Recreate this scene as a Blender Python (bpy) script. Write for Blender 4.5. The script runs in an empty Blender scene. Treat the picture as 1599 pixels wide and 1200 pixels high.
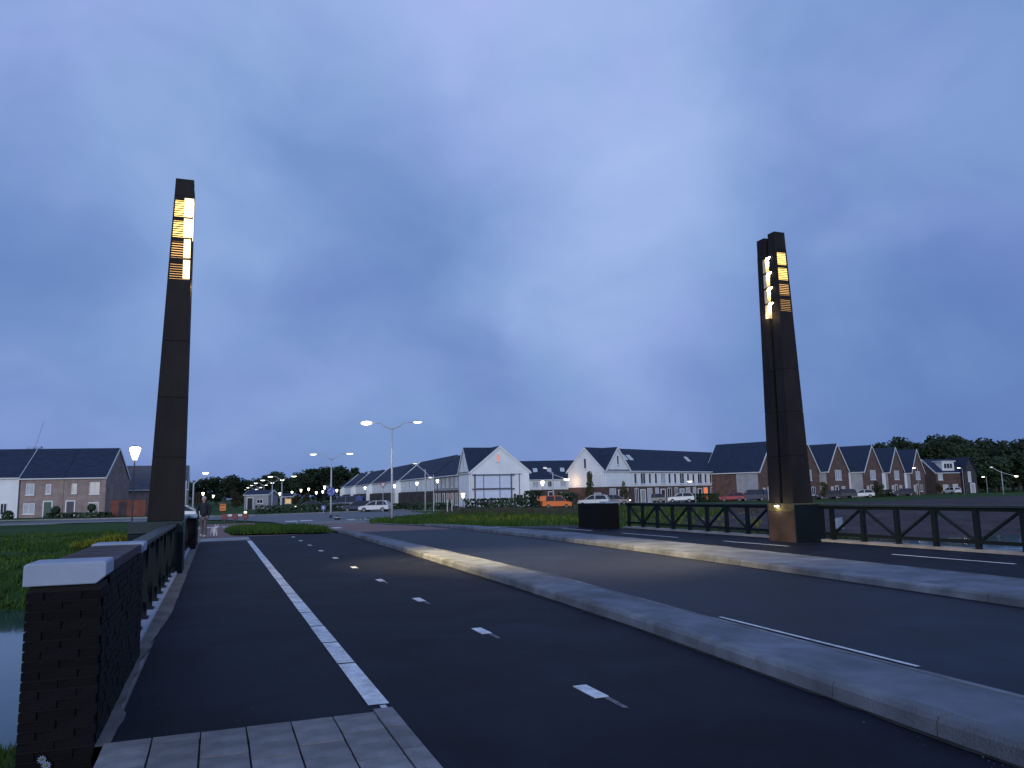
import bpy, bmesh, math, random
from mathutils import Vector, Matrix, noise
random.seed(7)
S = bpy.context.scene
COL = S.collection
R = math.radians

# ------------------------------------------------------------------ camera
# World frame: +Y runs along the bridge, +X across it to the right, metres.
FPX, CAMH = 1220.0, 1.6
PITCH, YAW, ROLL = R(7.967), R(-20.680), R(1.146)
cam = bpy.data.cameras.new('camera'); camo = bpy.data.objects.new('camera', cam); COL.objects.link(camo)
cam.sensor_width = 36.0; cam.lens = 36.0 * FPX / 1599.0
cam.clip_start = 0.05; cam.clip_end = 6000
camo.matrix_world = Matrix.Translation((0, 0, CAMH)) @ Matrix.Rotation(YAW, 4, 'Z') @ Matrix.Rotation(math.pi / 2 + PITCH, 4, 'X') @ Matrix.Rotation(-ROLL, 4, 'Z')
S.camera = camo

# ------------------------------------------------------------------ light
S.view_settings.view_transform = 'Standard'; S.view_settings.look = 'None'
S.view_settings.exposure = 0.0; S.view_settings.gamma = 1.0; S.view_settings.use_curve_mapping = False
SUN_EL, SUN_AZ = R(11), R(208)       # compass-like: 0 = +Y, clockwise; the bright western sky lies behind the camera
W = bpy.data.worlds.new('World'); S.world = W; W.use_nodes = True
nt = W.node_tree; nt.nodes.clear()
def N(t, **k):
    n = nt.nodes.new(t)
    for a, b in k.items(): setattr(n, a, b)
    return n
L_ = lambda a, b: nt.links.new(a, b)
out = N('ShaderNodeOutputWorld'); bg = N('ShaderNodeBackground'); bg.inputs['Strength'].default_value = 0.1
sky = N('ShaderNodeTexSky', sky_type='NISHITA'); sky.sun_disc = False
sky.sun_elevation = R(3); sky.sun_rotation = SUN_AZ; sky.altitude = 0
tc = N('ShaderNodeTexCoord'); sep = N('ShaderNodeSeparateXYZ'); L_(tc.outputs['Generated'], sep.inputs[0])
def M(op, a, b=None, c=None, clamp=False):
    n = N('ShaderNodeMath', operation=op); n.use_clamp = clamp
    for i, v in enumerate((a, b, c)):
        if v is None: continue
        if isinstance(v, (int, float)): n.inputs[i].default_value = v
        else: L_(v, n.inputs[i])
    return n.outputs[0]
zc = M('MAXIMUM', sep.outputs['Z'], 0.0)
den = M('ADD', zc, 0.60)
px_ = M('DIVIDE', sep.outputs['X'], den); py_ = M('DIVIDE', sep.outputs['Y'], den)
cmb = N('ShaderNodeCombineXYZ'); L_(px_, cmb.inputs[0]); L_(py_, cmb.inputs[1])
mp = N('ShaderNodeMapping'); mp.inputs['Rotation'].default_value = (0, 0, R(-52)); mp.inputs['Scale'].default_value = (0.85, 1.15, 1); mp.inputs['Location'].default_value = (1.7, 0.55, 0.3)
L_(cmb.outputs[0], mp.inputs[0])
n1 = N('ShaderNodeTexNoise'); n1.inputs['Scale'].default_value = 1.7; n1.inputs['Detail'].default_value = 3.5; n1.inputs['Roughness'].default_value = 0.42; n1.inputs['Distortion'].default_value = 0.9
L_(mp.outputs[0], n1.inputs['Vector'])
n2 = N('ShaderNodeTexNoise'); n2.inputs['Scale'].default_value = 4.0; n2.inputs['Detail'].default_value = 4; n2.inputs['Roughness'].default_value = 0.5; n2.inputs['Distortion'].default_value = 0.4
L_(mp.outputs[0], n2.inputs['Vector'])
cl = M('ADD', M('MULTIPLY', n1.outputs['Fac'], 0.8), M('MULTIPLY', n2.outputs['Fac'], 0.2))
# broad masses of the cloud deck: thinner and brighter here, heavier there (azimuth from +Y clockwise, elevation, spread, amount)
nw = N('ShaderNodeTexNoise'); nw.inputs['Scale'].default_value = 3.2; nw.inputs['Detail'].default_value = 3
L_(tc.outputs['Generated'], nw.inputs['Vector'])
wv = N('ShaderNodeVectorMath', operation='MULTIPLY_ADD'); L_(nw.outputs['Color'], wv.inputs[0]); wv.inputs[1].default_value = (.20, .20, .16); wv.inputs[2].default_value = (-.10, -.10, -.08)
wd = N('ShaderNodeVectorMath', operation='ADD'); L_(tc.outputs['Generated'], wd.inputs[0]); L_(wv.outputs[0], wd.inputs[1])
wn = N('ShaderNodeVectorMath', operation='NORMALIZE'); L_(wd.outputs[0], wn.inputs[0])
n6 = N('ShaderNodeTexNoise'); n6.inputs['Scale'].default_value = 5.5; n6.inputs['Detail'].default_value = 4; n6.inputs['Roughness'].default_value = 0.5; n6.inputs['Distortion'].default_value = 0.15
mp6 = N('ShaderNodeMapping'); mp6.inputs['Scale'].default_value = (1, 1, 1.5); mp6.inputs['Location'].default_value = (3.1, 1.2, .4); L_(wn.outputs[0], mp6.inputs[0]); L_(mp6.outputs[0], n6.inputs['Vector'])
cl = M('ADD', M('MULTIPLY', M('SUBTRACT', cl, 0.5), 0.65), M('MULTIPLY_ADD', M('SUBTRACT', n6.outputs['Fac'], 0.5), 0.56, 0.49))
MASSES = [(26.5, 33, 13, .30), (12.0, 38, 9, .16), (29.0, 17, 8, .30), (-13.0, 15, 7, -.30), (9.5, 21, 6, -.20), (18.5, 15, 6, -.16), (40, 27, 8, -.08), (52, 6, 11, -.46), (51, 22, 7, .10), (-4, 19, 6, .16), (-12, 30, 8, .05), (-9, 6, 7, .0), (28, 7, 8, .02), (20, 4, 9, -.12), (60, 32, 10, .05),
          (150, 40, 25, .15), (230, 30, 25, .10), (300, 35, 22, -.15), (100, 45, 20, -.12), (0, 70, 18, .08)]
for az, el, sp, am in MASSES:
    d = N('ShaderNodeVectorMath', operation='DOT_PRODUCT'); L_(wn.outputs[0], d.inputs[0])
    d.inputs[1].default_value = (math.sin(R(az)) * math.cos(R(el)), math.cos(R(az)) * math.cos(R(el)), math.sin(R(el)))
    g = M('EXPONENT', M('DIVIDE', M('SUBTRACT', d.outputs['Value'], 1.0), R(sp) ** 2))
    cl = M('MULTIPLY_ADD', g, am, cl)
cl = M('SUBTRACT', cl, M('MULTIPLY', M('EXPONENT', M('DIVIDE', zc, -0.07)), 0.17))   # the far deck seen edge-on is heavier
ramp = N('ShaderNodeValToRGB'); cr = ramp.color_ramp; cr.interpolation = 'B_SPLINE'
cr.elements[0].position = 0.0; cr.elements[0].color = (0.094, 0.183, 0.490, 1)
cr.elements[1].position = 1.0; cr.elements[1].color = (0.470, 0.595, 0.975, 1)
e = cr.elements.new(0.5); e.color = (0.232, 0.382, 0.705, 1)
L_(cl, ramp.inputs[0])
# a faint lavender cast in places, as dusk cloud has
n7 = N('ShaderNodeTexNoise'); n7.inputs['Scale'].default_value = 3.6; n7.inputs['Detail'].default_value = 3
mp7 = N('ShaderNodeMapping'); mp7.inputs['Location'].default_value = (7.3, 2.2, 5.1); L_(wn.outputs[0], mp7.inputs[0]); L_(mp7.outputs[0], n7.inputs['Vector'])
lav = M('MULTIPLY', M('SUBTRACT', n7.outputs['Fac'], 0.46), 3.2, None, True)
tint = N('ShaderNodeMixRGB', blend_type='MULTIPLY'); L_(lav, tint.inputs[0]); L_(ramp.outputs[0], tint.inputs[1]); tint.inputs[2].default_value = (1.12, 0.95, 1.06, 1)
sc = N('ShaderNodeVectorMath', operation='SCALE'); sc.inputs['Scale'].default_value = 10.0
L_(tint.outputs[0], sc.inputs[0])
mix = N('ShaderNodeMixRGB'); mix.inputs[0].default_value = 0.94
L_(sky.outputs[0], mix.inputs[1]); L_(sc.outputs[0], mix.inputs[2])
L_(mix.outputs[0], bg.inputs['Color']); L_(bg.outputs[0], out.inputs['Surface'])
sun = bpy.data.lights.new('sun', 'SUN'); sun.energy = 1.3; sun.angle = R(25); sun.color = (0.90, 0.95, 1.0)
suno = bpy.data.objects.new('sun', sun); COL.objects.link(suno)
sd = Vector((math.sin(SUN_AZ) * math.cos(SUN_EL), math.cos(SUN_AZ) * math.cos(SUN_EL), math.sin(SUN_EL)))
suno.rotation_euler = sd.to_track_quat('Z', 'Y').to_euler()

# ------------------------------------------------------------------ materials
MATS = {}
def mat(name, col, rough=0.7, var=0.25, scale=3.0, bump=0.0, bscale=40.0, metal=0.0, rand=0.0, spec=0.5, detail=5.0, speck=0.0, stretch=None, col2=None, coat=0.0, patch=0.0):
    m = bpy.data.materials.new(name); m.use_nodes = True; t = m.node_tree; b = t.nodes['Principled BSDF']
    b.inputs['Roughness'].default_value = rough; b.inputs['Metallic'].default_value = metal
    b.inputs['Specular IOR Level'].default_value = spec
    if coat: b.inputs['Coat Weight'].default_value = coat
    tcn = t.nodes.new('ShaderNodeTexCoord'); vec = tcn.outputs['Object']
    if stretch:
        mpn = t.nodes.new('ShaderNodeMapping'); mpn.inputs['Scale'].default_value = stretch; t.links.new(vec, mpn.inputs[0]); vec = mpn.outputs[0]
    nz = t.nodes.new('ShaderNodeTexNoise'); nz.inputs['Scale'].default_value = scale; nz.inputs['Detail'].default_value = detail
    t.links.new(vec, nz.inputs['Vector'])
    rp = t.nodes.new('ShaderNodeValToRGB'); c = Vector(col); c2 = Vector(col2) if col2 else c * (1 + var)
    rp.color_ramp.elements[0].position = 0.32; rp.color_ramp.elements[0].color = (*(c * (1 - var)), 1)
    rp.color_ramp.elements[1].position = 0.68; rp.color_ramp.elements[1].color = (*c2, 1)
    t.links.new(nz.outputs['Fac'], rp.inputs[0]); cur = rp.outputs[0]
    def mulby(fac_out, lo, hi):
        nonlocal cur
        mr = t.nodes.new('ShaderNodeMapRange'); mr.inputs['To Min'].default_value = lo; mr.inputs['To Max'].default_value = hi
        t.links.new(fac_out, mr.inputs['Value'])
        vm = t.nodes.new('ShaderNodeVectorMath'); vm.operation = 'SCALE'; t.links.new(cur, vm.inputs[0]); t.links.new(mr.outputs[0], vm.inputs['Scale'])
        cur = vm.outputs[0]
    if speck:
        n3 = t.nodes.new('ShaderNodeTexNoise'); n3.inputs['Scale'].default_value = 160; n3.inputs['Detail'].default_value = 2; t.links.new(vec, n3.inputs['Vector'])
        mr = t.nodes.new('ShaderNodeMapRange'); mr.inputs['From Min'].default_value = 0.3; mr.inputs['From Max'].default_value = 0.75; t.links.new(n3.outputs['Fac'], mr.inputs['Value'])
        mulby(mr.outputs[0], 1 - speck, 1 + speck)
    if patch:   # broad wear and dirt, sharper-edged than the base mottling
        n8 = t.nodes.new('ShaderNodeTexNoise'); n8.inputs['Scale'].default_value = 0.9; n8.inputs['Detail'].default_value = 8; n8.inputs['Roughness'].default_value = 0.62; n8.inputs['Distortion'].default_value = 0.8
        g8 = t.nodes.new('ShaderNodeNewGeometry'); t.links.new(g8.outputs['Position'], n8.inputs['Vector'])
        mr = t.nodes.new('ShaderNodeMapRange'); mr.inputs['From Min'].default_value = 0.36; mr.inputs['From Max'].default_value = 0.64; t.links.new(n8.outputs['Fac'], mr.inputs['Value'])
        mulby(mr.outputs[0], 1 - patch, 1 + patch)
    if rand:
        oi = t.nodes.new('ShaderNodeObjectInfo'); mulby(oi.outputs['Random'], 1 - rand, 1 + rand)
    t.links.new(cur, b.inputs['Base Color'])
    if bump:
        n4 = t.nodes.new('ShaderNodeTexNoise'); n4.inputs['Scale'].default_value = bscale; n4.inputs['Detail'].default_value = 3; t.links.new(vec, n4.inputs['Vector'])
        bn = t.nodes.new('ShaderNodeBump'); bn.inputs['Strength'].default_value = bump; bn.inputs['Distance'].default_value = 0.02
        t.links.new(n4.outputs['Fac'], bn.inputs['Height']); t.links.new(bn.outputs[0], b.inputs['Normal'])
    MATS[name] = m; return m
def emit(name, col, strength):
    m = bpy.data.materials.new(name); m.use_nodes = True; b = m.node_tree.nodes['Principled BSDF']
    b.inputs['Base Color'].default_value = (*[c * 0.4 for c in col], 1); b.inputs['Emission Color'].default_value = (*col, 1); b.inputs['Emission Strength'].default_value = strength
    MATS[name] = m; return m

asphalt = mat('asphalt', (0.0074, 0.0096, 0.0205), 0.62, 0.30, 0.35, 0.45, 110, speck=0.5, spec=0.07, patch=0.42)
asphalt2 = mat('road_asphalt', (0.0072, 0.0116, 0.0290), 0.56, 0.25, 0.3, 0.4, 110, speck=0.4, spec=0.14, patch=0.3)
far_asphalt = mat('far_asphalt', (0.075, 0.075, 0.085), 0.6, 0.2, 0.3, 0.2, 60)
redasph = mat('red_paving', (0.17, 0.085, 0.075), 0.75, 0.25, 0.6, 0.3, 60, speck=0.2)
concrete = mat('concrete', (0.25, 0.24, 0.24), 0.85, 0.2, 1.5, 0.4, 60, speck=0.15, rand=0.1)
medtop = mat('median_concrete', (0.112, 0.132, 0.178), 0.85, 0.3, 1.6, 0.5, 70, speck=0.3, patch=0.25)
kerbface = mat('kerb_concrete', (0.118, 0.130, 0.158), 0.85, 0.35, 1.7, 0.45, 60, speck=0.3, rand=0.14, patch=0.3)
tilem = mat('paving_concrete', (0.16, 0.158, 0.170), 0.85, 0.28, 4, 0.5, 80, speck=0.3, rand=0.2, patch=0.2)
grit = mat('gritty_concrete', (0.12, 0.115, 0.115), 0.9, 0.35, 2.5, 0.5, 90, speck=0.3)
whitep = mat('white_marking', (0.58, 0.60, 0.64), 0.7, 0.25, 9, 0.3, 120, speck=0.35, patch=0.16)
trailp = mat('painted_glow_trail', (0.11, 0.11, 0.13), 0.8, 0.5, 14, 0.2, 120, speck=0.4)  # lighter grey standing in for light reflected below the dashes
capm = mat('white_coping', (0.28, 0.32, 0.42), 0.75, 0.1, 3, 0.15, 60, speck=0.05, rand=0.05)
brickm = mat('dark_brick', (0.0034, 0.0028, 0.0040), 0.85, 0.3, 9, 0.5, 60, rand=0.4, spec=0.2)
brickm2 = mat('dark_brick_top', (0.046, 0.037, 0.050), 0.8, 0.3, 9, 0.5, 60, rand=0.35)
mortar = mat('mortar', (0.0050, 0.0045, 0.0058), 0.95, 0.2, 9)
corten = mat('weathered_steel', (0.0125, 0.0090, 0.0095), 0.75, 0.35, 2.2, 0.3, 30, metal=0.0, stretch=(1, 1, 0.35), spec=0.3, rand=0.12)
cortenb = mat('rust_steel', (0.046, 0.029, 0.026), 0.8, 0.35, 2.0, 0.3, 30, spec=0.3)
moss = mat('mossy_steel', (0.075, 0.065, 0.04), 0.85, 0.4, 5.0, 0.3, 30, spec=0.2)
steeldark = mat('black_steel', (0.018, 0.017, 0.019), 0.6, 0.2, 3)
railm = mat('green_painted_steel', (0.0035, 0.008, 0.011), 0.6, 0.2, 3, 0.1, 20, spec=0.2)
railtop = mat('green_painted_handrail', (0.014, 0.027, 0.030), 0.55, 0.2, 3, spec=0.4)
polem = mat('galvanised_steel', (0.42, 0.43, 0.46), 0.5, 0.12, 3)
blackpole = mat('black_pole', (0.015, 0.015, 0.018), 0.5)
wallw = mat('white_render', (0.72, 0.73, 0.75), 0.85, 0.07, 0.6, 0.1, 20)
wallb = mat('brown_brick', (0.085, 0.050, 0.042), 0.85, 0.3, 1.3, 0.3, 25)
wallb2 = mat('red_brown_brick', (0.115, 0.066, 0.055), 0.85, 0.3, 1.3, 0.3, 25)
wallp = mat('pale_pink_brick', (0.27, 0.20, 0.185), 0.85, 0.22, 1.0, 0.3, 25)
wallr = mat('red_garden_brick', (0.16, 0.050, 0.036), 0.85, 0.3, 1.0, 0.3, 25)
walld = mat('dark_cladding', (0.035, 0.032, 0.036), 0.8, 0.3, 1.0)
wallg = mat('grey_cladding', (0.33, 0.32, 0.34), 0.8, 0.12, 1.0)
roofm = mat('slate_roof', (0.018, 0.028, 0.058), 0.8, 0.22, 1.1, 0.5, 9, stretch=(1, 3, 3), spec=0.25)
whitew = mat('white_joinery', (0.66, 0.66, 0.68), 0.6, 0.05, 2)
glassm = mat('window_glass', (0.020, 0.022, 0.028), 0.08, 0.1, 1, spec=0.6)
blindm = mat('window_blind', (0.38, 0.38, 0.42), 0.5, 0.15, 2)
skyl = mat('skylight_glass', (0.46, 0.48, 0.52), 0.12, 0.1, 1)
greend = mat('green_door', (0.018, 0.055, 0.042), 0.5); blued = mat('dark_blue_door', (0.012, 0.016, 0.035), 0.5)
sheet = mat('white_sheeting', (0.58, 0.62, 0.74), 0.7, 0.06, 1.2)
creamm = mat('cream_lit_face', (0.70, 0.60, 0.40), 0.6, 0.05, 2); scafm = mat('scaffold_tube', (0.09, 0.09, 0.13), 0.5, 0.15, 2)  # cream of the added plates puts lamplight into the far stave's colour
lit_or = emit('lit_orange_window', (1.0, 0.22, 0.06), 0.75); lit_red = emit('lit_pink_window', (1.0, 0.40, 0.30), 0.5); lit_y = emit('lit_yellow_front', (1.0, 0.55, 0.15), 0.55)
lampw = emit('lamp_white', (1.0, 0.93, 0.72), 7.0); lampwarm = emit('lamp_warm', (1.0, 0.80, 0.50), 8.0); lampdim = emit('lamp_dim', (0.95, 0.92, 0.85), 1.3)
hotter = emit('downlight_glow', (1.0, 0.80, 0.42), 60.0); hot = emit('floodlight_glow', (1.0, 0.80, 0.44), 2.3); amber = emit('amber_panel', (1.0, 0.64, 0.17), 3.6); amber2 = emit('amber_panel_low', (1.0, 0.56, 0.20), 1.9)
ledm = emit('small_led', (1.0, 0.9, 0.7), 3.0)
leaf = mat('leaf_dark', (0.030, 0.050, 0.026), 0.8, 0.45, 0.25, rand=0.25, spec=0.2)
leaf2 = mat('leaf_olive', (0.062, 0.058, 0.028), 0.8, 0.45, 0.4, rand=0.25, spec=0.2)
bark = mat('bark', (0.045, 0.036, 0.03), 0.9, 0.3, 5)
grassm = mat('grass_blades', (0.040, 0.100, 0.016), 0.8, 0.45, 0.35, spec=0.15, col2=(0.066, 0.120, 0.022))
flowerm = mat('yellow_flowers', (0.17, 0.175, 0.020), 0.8, 0.35, 2.0, spec=0.15)
reedm = mat('dry_reeds', (0.075, 0.060, 0.055), 0.9, 0.35, 0.5, spec=0.1)
skin = mat('skin', (0.42, 0.26, 0.20), 0.6, 0.08, 6); hairm = mat('fair_hair', (0.48, 0.36, 0.30), 0.8, 0.2, 20); coatm = mat('navy_coat', (0.010, 0.011, 0.018), 0.8, 0.2, 6)
jean = mat('light_trousers', (0.115, 0.092, 0.10), 0.85, 0.15, 8); shoe = mat('pale_shoes', (0.50, 0.47, 0.36), 0.7, 0.1, 8)
furw = mat('white_fur', (0.62, 0.61, 0.62), 0.9, 0.12, 14)
tyre = mat('tyre_rubber', (0.014, 0.014, 0.015), 0.8); rimm = mat('alloy', (0.16, 0.16, 0.17), 0.45, 0.1, 3)
cglass = mat('car_glass', (0.012, 0.013, 0.017), 0.06, 0.05, 1, spec=0.7)
redp = mat('red_paint', (0.16, 0.018, 0.026), 0.5, 0.12, 2); orangep = mat('orange_paint', (0.72, 0.18, 0.02), 0.5, 0.1, 2); bluep = mat('blue_paint', (0.03, 0.05, 0.28), 0.5, 0.1, 2)
turb = mat('turbine_haze', (0.34, 0.40, 0.60), 0.6, 0.05, 1)  # distance haze put into the pale bluish colour

# ground: green grass, with the bare purple-brown soil of the far bank on the right
gm = mat('ground_cover', (0.026, 0.066, 0.013), 0.95, 0.35, 0.16, 0.6, 6, spec=0.1, col2=(0.040, 0.078, 0.018))
t = gm.node_tree; b = t.nodes['Principled BSDF']; base = b.inputs['Base Color'].links[0].from_socket
tcn = t.nodes.new('ShaderNodeTexCoord'); sx = t.nodes.new('ShaderNodeSeparateXYZ'); t.links.new(tcn.outputs['Object'], sx.inputs[0])
nz = t.nodes.new('ShaderNodeTexNoise'); nz.inputs['Scale'].default_value = 0.09; nz.inputs['Detail'].default_value = 6; t.links.new(tcn.outputs['Object'], nz.inputs['Vector'])
def TM(op, a, b_=None, clamp=False):
    n = t.nodes.new('ShaderNodeMath'); n.operation = op; n.use_clamp = clamp
    for i, v in enumerate((a, b_)):
        if v is None: continue
        if isinstance(v, (int, float)): n.inputs[i].default_value = v
        else: t.links.new(v, n.inputs[i])
    return n.outputs[0]
a1 = TM('DIVIDE', TM('SUBTRACT', TM('ADD', sx.outputs[0], TM('MULTIPLY', nz.outputs['Fac'], 24.0)), 34.0), 6.0, True)     # right of x about 22
a2 = TM('SUBTRACT', 1.0, TM('DIVIDE', TM('SUBTRACT', TM('SUBTRACT', sx.outputs[1], TM('MULTIPLY', sx.outputs[0], 0.25)), 58.0), 10.0, True))
soilf = TM('MULTIPLY', a1, a2)
n5 = t.nodes.new('ShaderNodeTexNoise'); n5.inputs['Scale'].default_value = 0.5; n5.inputs['Detail'].default_value = 8; t.links.new(tcn.outputs['Object'], n5.inputs['Vector'])
sr = t.nodes.new('ShaderNodeValToRGB'); sr.color_ramp.elements[0].position = 0.35; sr.color_ramp.elements[0].color = (0.046, 0.036, 0.043, 1); sr.color_ramp.elements[1].position = 0.7; sr.color_ramp.elements[1].color = (0.078, 0.064, 0.072, 1)
t.links.new(n5.outputs['Fac'], sr.inputs[0])
mx = t.nodes.new('ShaderNodeMixRGB'); t.links.new(soilf, mx.inputs[0]); t.links.new(base, mx.inputs[1]); t.links.new(sr.outputs[0], mx.inputs[2]); t.links.new(mx.outputs[0], b.inputs['Base Color'])

wm = bpy.data.materials.new('canal_water'); wm.use_nodes = True; t = wm.node_tree; b = t.nodes['Principled BSDF']
b.inputs['Base Color'].default_value = (0.020, 0.050, 0.056, 1); b.inputs['Roughness'].default_value = 0.07; b.inputs['IOR'].default_value = 1.33; b.inputs['Specular IOR Level'].default_value = 0.9
tcn = t.nodes.new('ShaderNodeTexCoord'); nz = t.nodes.new('ShaderNodeTexNoise'); nz.inputs['Scale'].default_value = 0.9; nz.inputs['Detail'].default_value = 3; t.links.new(tcn.outputs['Object'], nz.inputs['Vector'])
bn = t.nodes.new('ShaderNodeBump'); bn.inputs['Strength'].default_value = 0.10; bn.inputs['Distance'].default_value = 0.06; t.links.new(nz.outputs['Fac'], bn.inputs['Height']); t.links.new(bn.outputs[0], b.inputs['Normal'])

# ------------------------------------------------------------------ helpers
class MB:
    def __init__(s): s.v = []; s.f = []; s.m = []; s.mi = 0
    def add(s, vs, fs):
        o = len(s.v); s.v += [tuple(v) for v in vs]; s.f += [tuple(i + o for i in f) for f in fs]; s.m += [s.mi] * len(fs); return s
    def box(s, x0, y0, z0, x1, y1, z1):
        return s.hexa([(x0, y0, z0), (x1, y0, z0), (x1, y1, z0), (x0, y1, z0)], [(x0, y0, z1), (x1, y0, z1), (x1, y1, z1), (x0, y1, z1)])
    def hexa(s, b, t):
        return s.add(list(b) + list(t), [(3, 2, 1, 0), (4, 5, 6, 7), (0, 1, 5, 4), (1, 2, 6, 5), (2, 3, 7, 6), (3, 0, 4, 7)])
    def prism(s, pts, axis, a, b):   # polygon extruded along axis; pts are the two other coordinates in order
        def P(p, c): return {'x': (c, p[0], p[1]), 'y': (p[0], c, p[1]), 'z': (p[0], p[1], c)}[axis]
        n = len(pts); vs = [P(p, a) for p in pts] + [P(p, b) for p in pts]
        return s.add(vs, [tuple(range(n)), tuple(range(2 * n - 1, n - 1, -1))] + [(i, i + n, (i + 1) % n + n, (i + 1) % n) for i in range(n)])
    def bar(s, p, q, w, h, up=(0, 0, 1)):
        p = Vector(p); q = Vector(q); d = (q - p).normalized(); u = Vector(up)
        a = d.cross(u)
        if a.length < 1e-4: a = d.cross(Vector((1, 0, 0)))
        a.normalize(); c = a.cross(d).normalized(); a *= w / 2; c *= h / 2
        return s.hexa([p - a - c, p + a - c, q + a - c, q - a - c], [p - a + c, p + a + c, q + a + c, q - a + c])
    def tube(s, pts, r, n=8, caps=True):
        pts = [Vector(p) for p in pts]; rs = r if isinstance(r, (list, tuple)) else [r] * len(pts); o = len(s.v); vs = []; fs = []
        prev = None
        for i, p in enumerate(pts):
            d = (pts[min(i + 1, len(pts) - 1)] - pts[max(i - 1, 0)]).normalized()
            if prev is None: a = d.cross(Vector((0.3, 0.9, 0.1)) if abs(d.z) > .8 else Vector((0, 0, 1))).normalized()
            else: a = (prev - d * prev.dot(d)).normalized()
            prev = a; c = d.cross(a)
            vs += [p + (a * math.cos(2 * math.pi * k / n) + c * math.sin(2 * math.pi * k / n)) * rs[i] for k in range(n)]
        for i in range(len(pts) - 1):
            fs += [(i * n + k, i * n + (k + 1) % n, (i + 1) * n + (k + 1) % n, (i + 1) * n + k) for k in range(n)]
        if caps: fs += [tuple(range(n - 1, -1, -1)), tuple(range((len(pts) - 1) * n, len(pts) * n))]
        return s.add(vs, fs)
    def ball(s, c, r, n=8, m=6):
        rx, ry, rz = r if isinstance(r, (list, tuple)) else (r, r, r); vs = [(c[0], c[1], c[2] - rz)]; fs = []
        for i in range(1, m):
            a = -math.pi / 2 + math.pi * i / m
            vs += [(c[0] + rx * math.cos(a) * math.cos(2 * math.pi * k / n), c[1] + ry * math.cos(a) * math.sin(2 * math.pi * k / n), c[2] + rz * math.sin(a)) for k in range(n)]
        vs.append((c[0], c[1], c[2] + rz)); T = len(vs) - 1
        fs += [(0, 1 + (k + 1) % n, 1 + k) for k in range(n)]
        for i in range(m - 2): fs += [(1 + i * n + k, 1 + i * n + (k + 1) % n, 1 + (i + 1) * n + (k + 1) % n, 1 + (i + 1) * n + k) for k in range(n)]
        fs += [(1 + (m - 2) * n + k, 1 + (m - 2) * n + (k + 1) % n, T) for k in range(n)]
        return s.add(vs, fs)
    def mesh(s, name, mats, smooth=False):
        me = bpy.data.meshes.new(name); me.from_pydata(s.v, [], s.f); me.update()
        for m in (mats if isinstance(mats, (list, tuple)) else [mats]): me.materials.append(m)
        if any(s.m): me.polygons.foreach_set('material_index', s.m)
        if smooth: me.polygons.foreach_set('use_smooth', [True] * len(me.polygons))
        return me
    def build(s, name, mats, parent=None, smooth=False, bevel=0.0):
        o = inst(name, s.mesh(name, mats, smooth), parent)
        if bevel:
            b_ = o.modifiers.new('bevel', 'BEVEL'); b_.width = bevel; b_.segments = 2; b_.limit_method = 'ANGLE'
        return o
def inst(name, me, parent=None, loc=(0, 0, 0), rz=0.0):
    o = bpy.data.objects.new(name, me); COL.objects.link(o); o.location = loc; o.rotation_euler = (0, 0, rz)
    if parent: o.parent = parent
    return o
def tag(o, label=None, cat=None, group=None, kind=None):
    for k, v in (('label', label), ('category', cat), ('group', group), ('kind', kind)):
        if v: o[k] = v
    return o
def thing(name, label, cat, loc=(0, 0, 0), rz=0.0, group=None):
    o = bpy.data.objects.new(name, None); COL.objects.link(o); o.empty_display_size = 0.3
    o.location = loc; o.rotation_euler = (0, 0, rz); return tag(o, label, cat, group)
def copy_tree(o, parent=None):
    c = o.copy(); COL.objects.link(c)
    if parent: c.parent = parent
    for ch in o.children: copy_tree(ch, c)
    return c
def smooth01(t): t = max(0.0, min(1.0, t)); return t * t * (3 - 2 * t)
def pl(pts, v):                      # piecewise-linear table (y -> x)
    if v <= pts[0][0]: return pts[0][1]
    for (a, x), (b, y) in zip(pts, pts[1:]):
        if v <= b: return x + (y - x) * (v - a) / (b - a)
    return pts[-1][1]
# surveying helper: a sight line of the photograph's camera cut with a level or a distance gives a place in metres
def sight(x, y):
    dx, dy = x - 799.5, y - 600; c, s = math.cos(ROLL), math.sin(ROLL); a = (dx * c - dy * s) / FPX; u = -(dx * s + dy * c) / FPX
    f = math.cos(PITCH) - u * math.sin(PITCH); return Vector((a, f, math.sin(PITCH) + u * math.cos(PITCH)))
def turn(v): c, s = math.cos(YAW), math.sin(YAW); return Vector((v.x * c - v.y * s, v.x * s + v.y * c, v.z))
def PD(x, y, depth): r = sight(x, y); return turn(r * (depth / r.y)) + Vector((0, 0, CAMH))
def PG(x, y, z=-0.45): r = sight(x, y); return turn(r * ((z - CAMH) / r.z)) + Vector((0, 0, CAMH))
def CF(X, D, z=-0.45): v = turn(Vector((X, D, 0))); return Vector((v.x, v.y, z))   # sideways and forward distance from the camera
FARZ = -0.45

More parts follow.
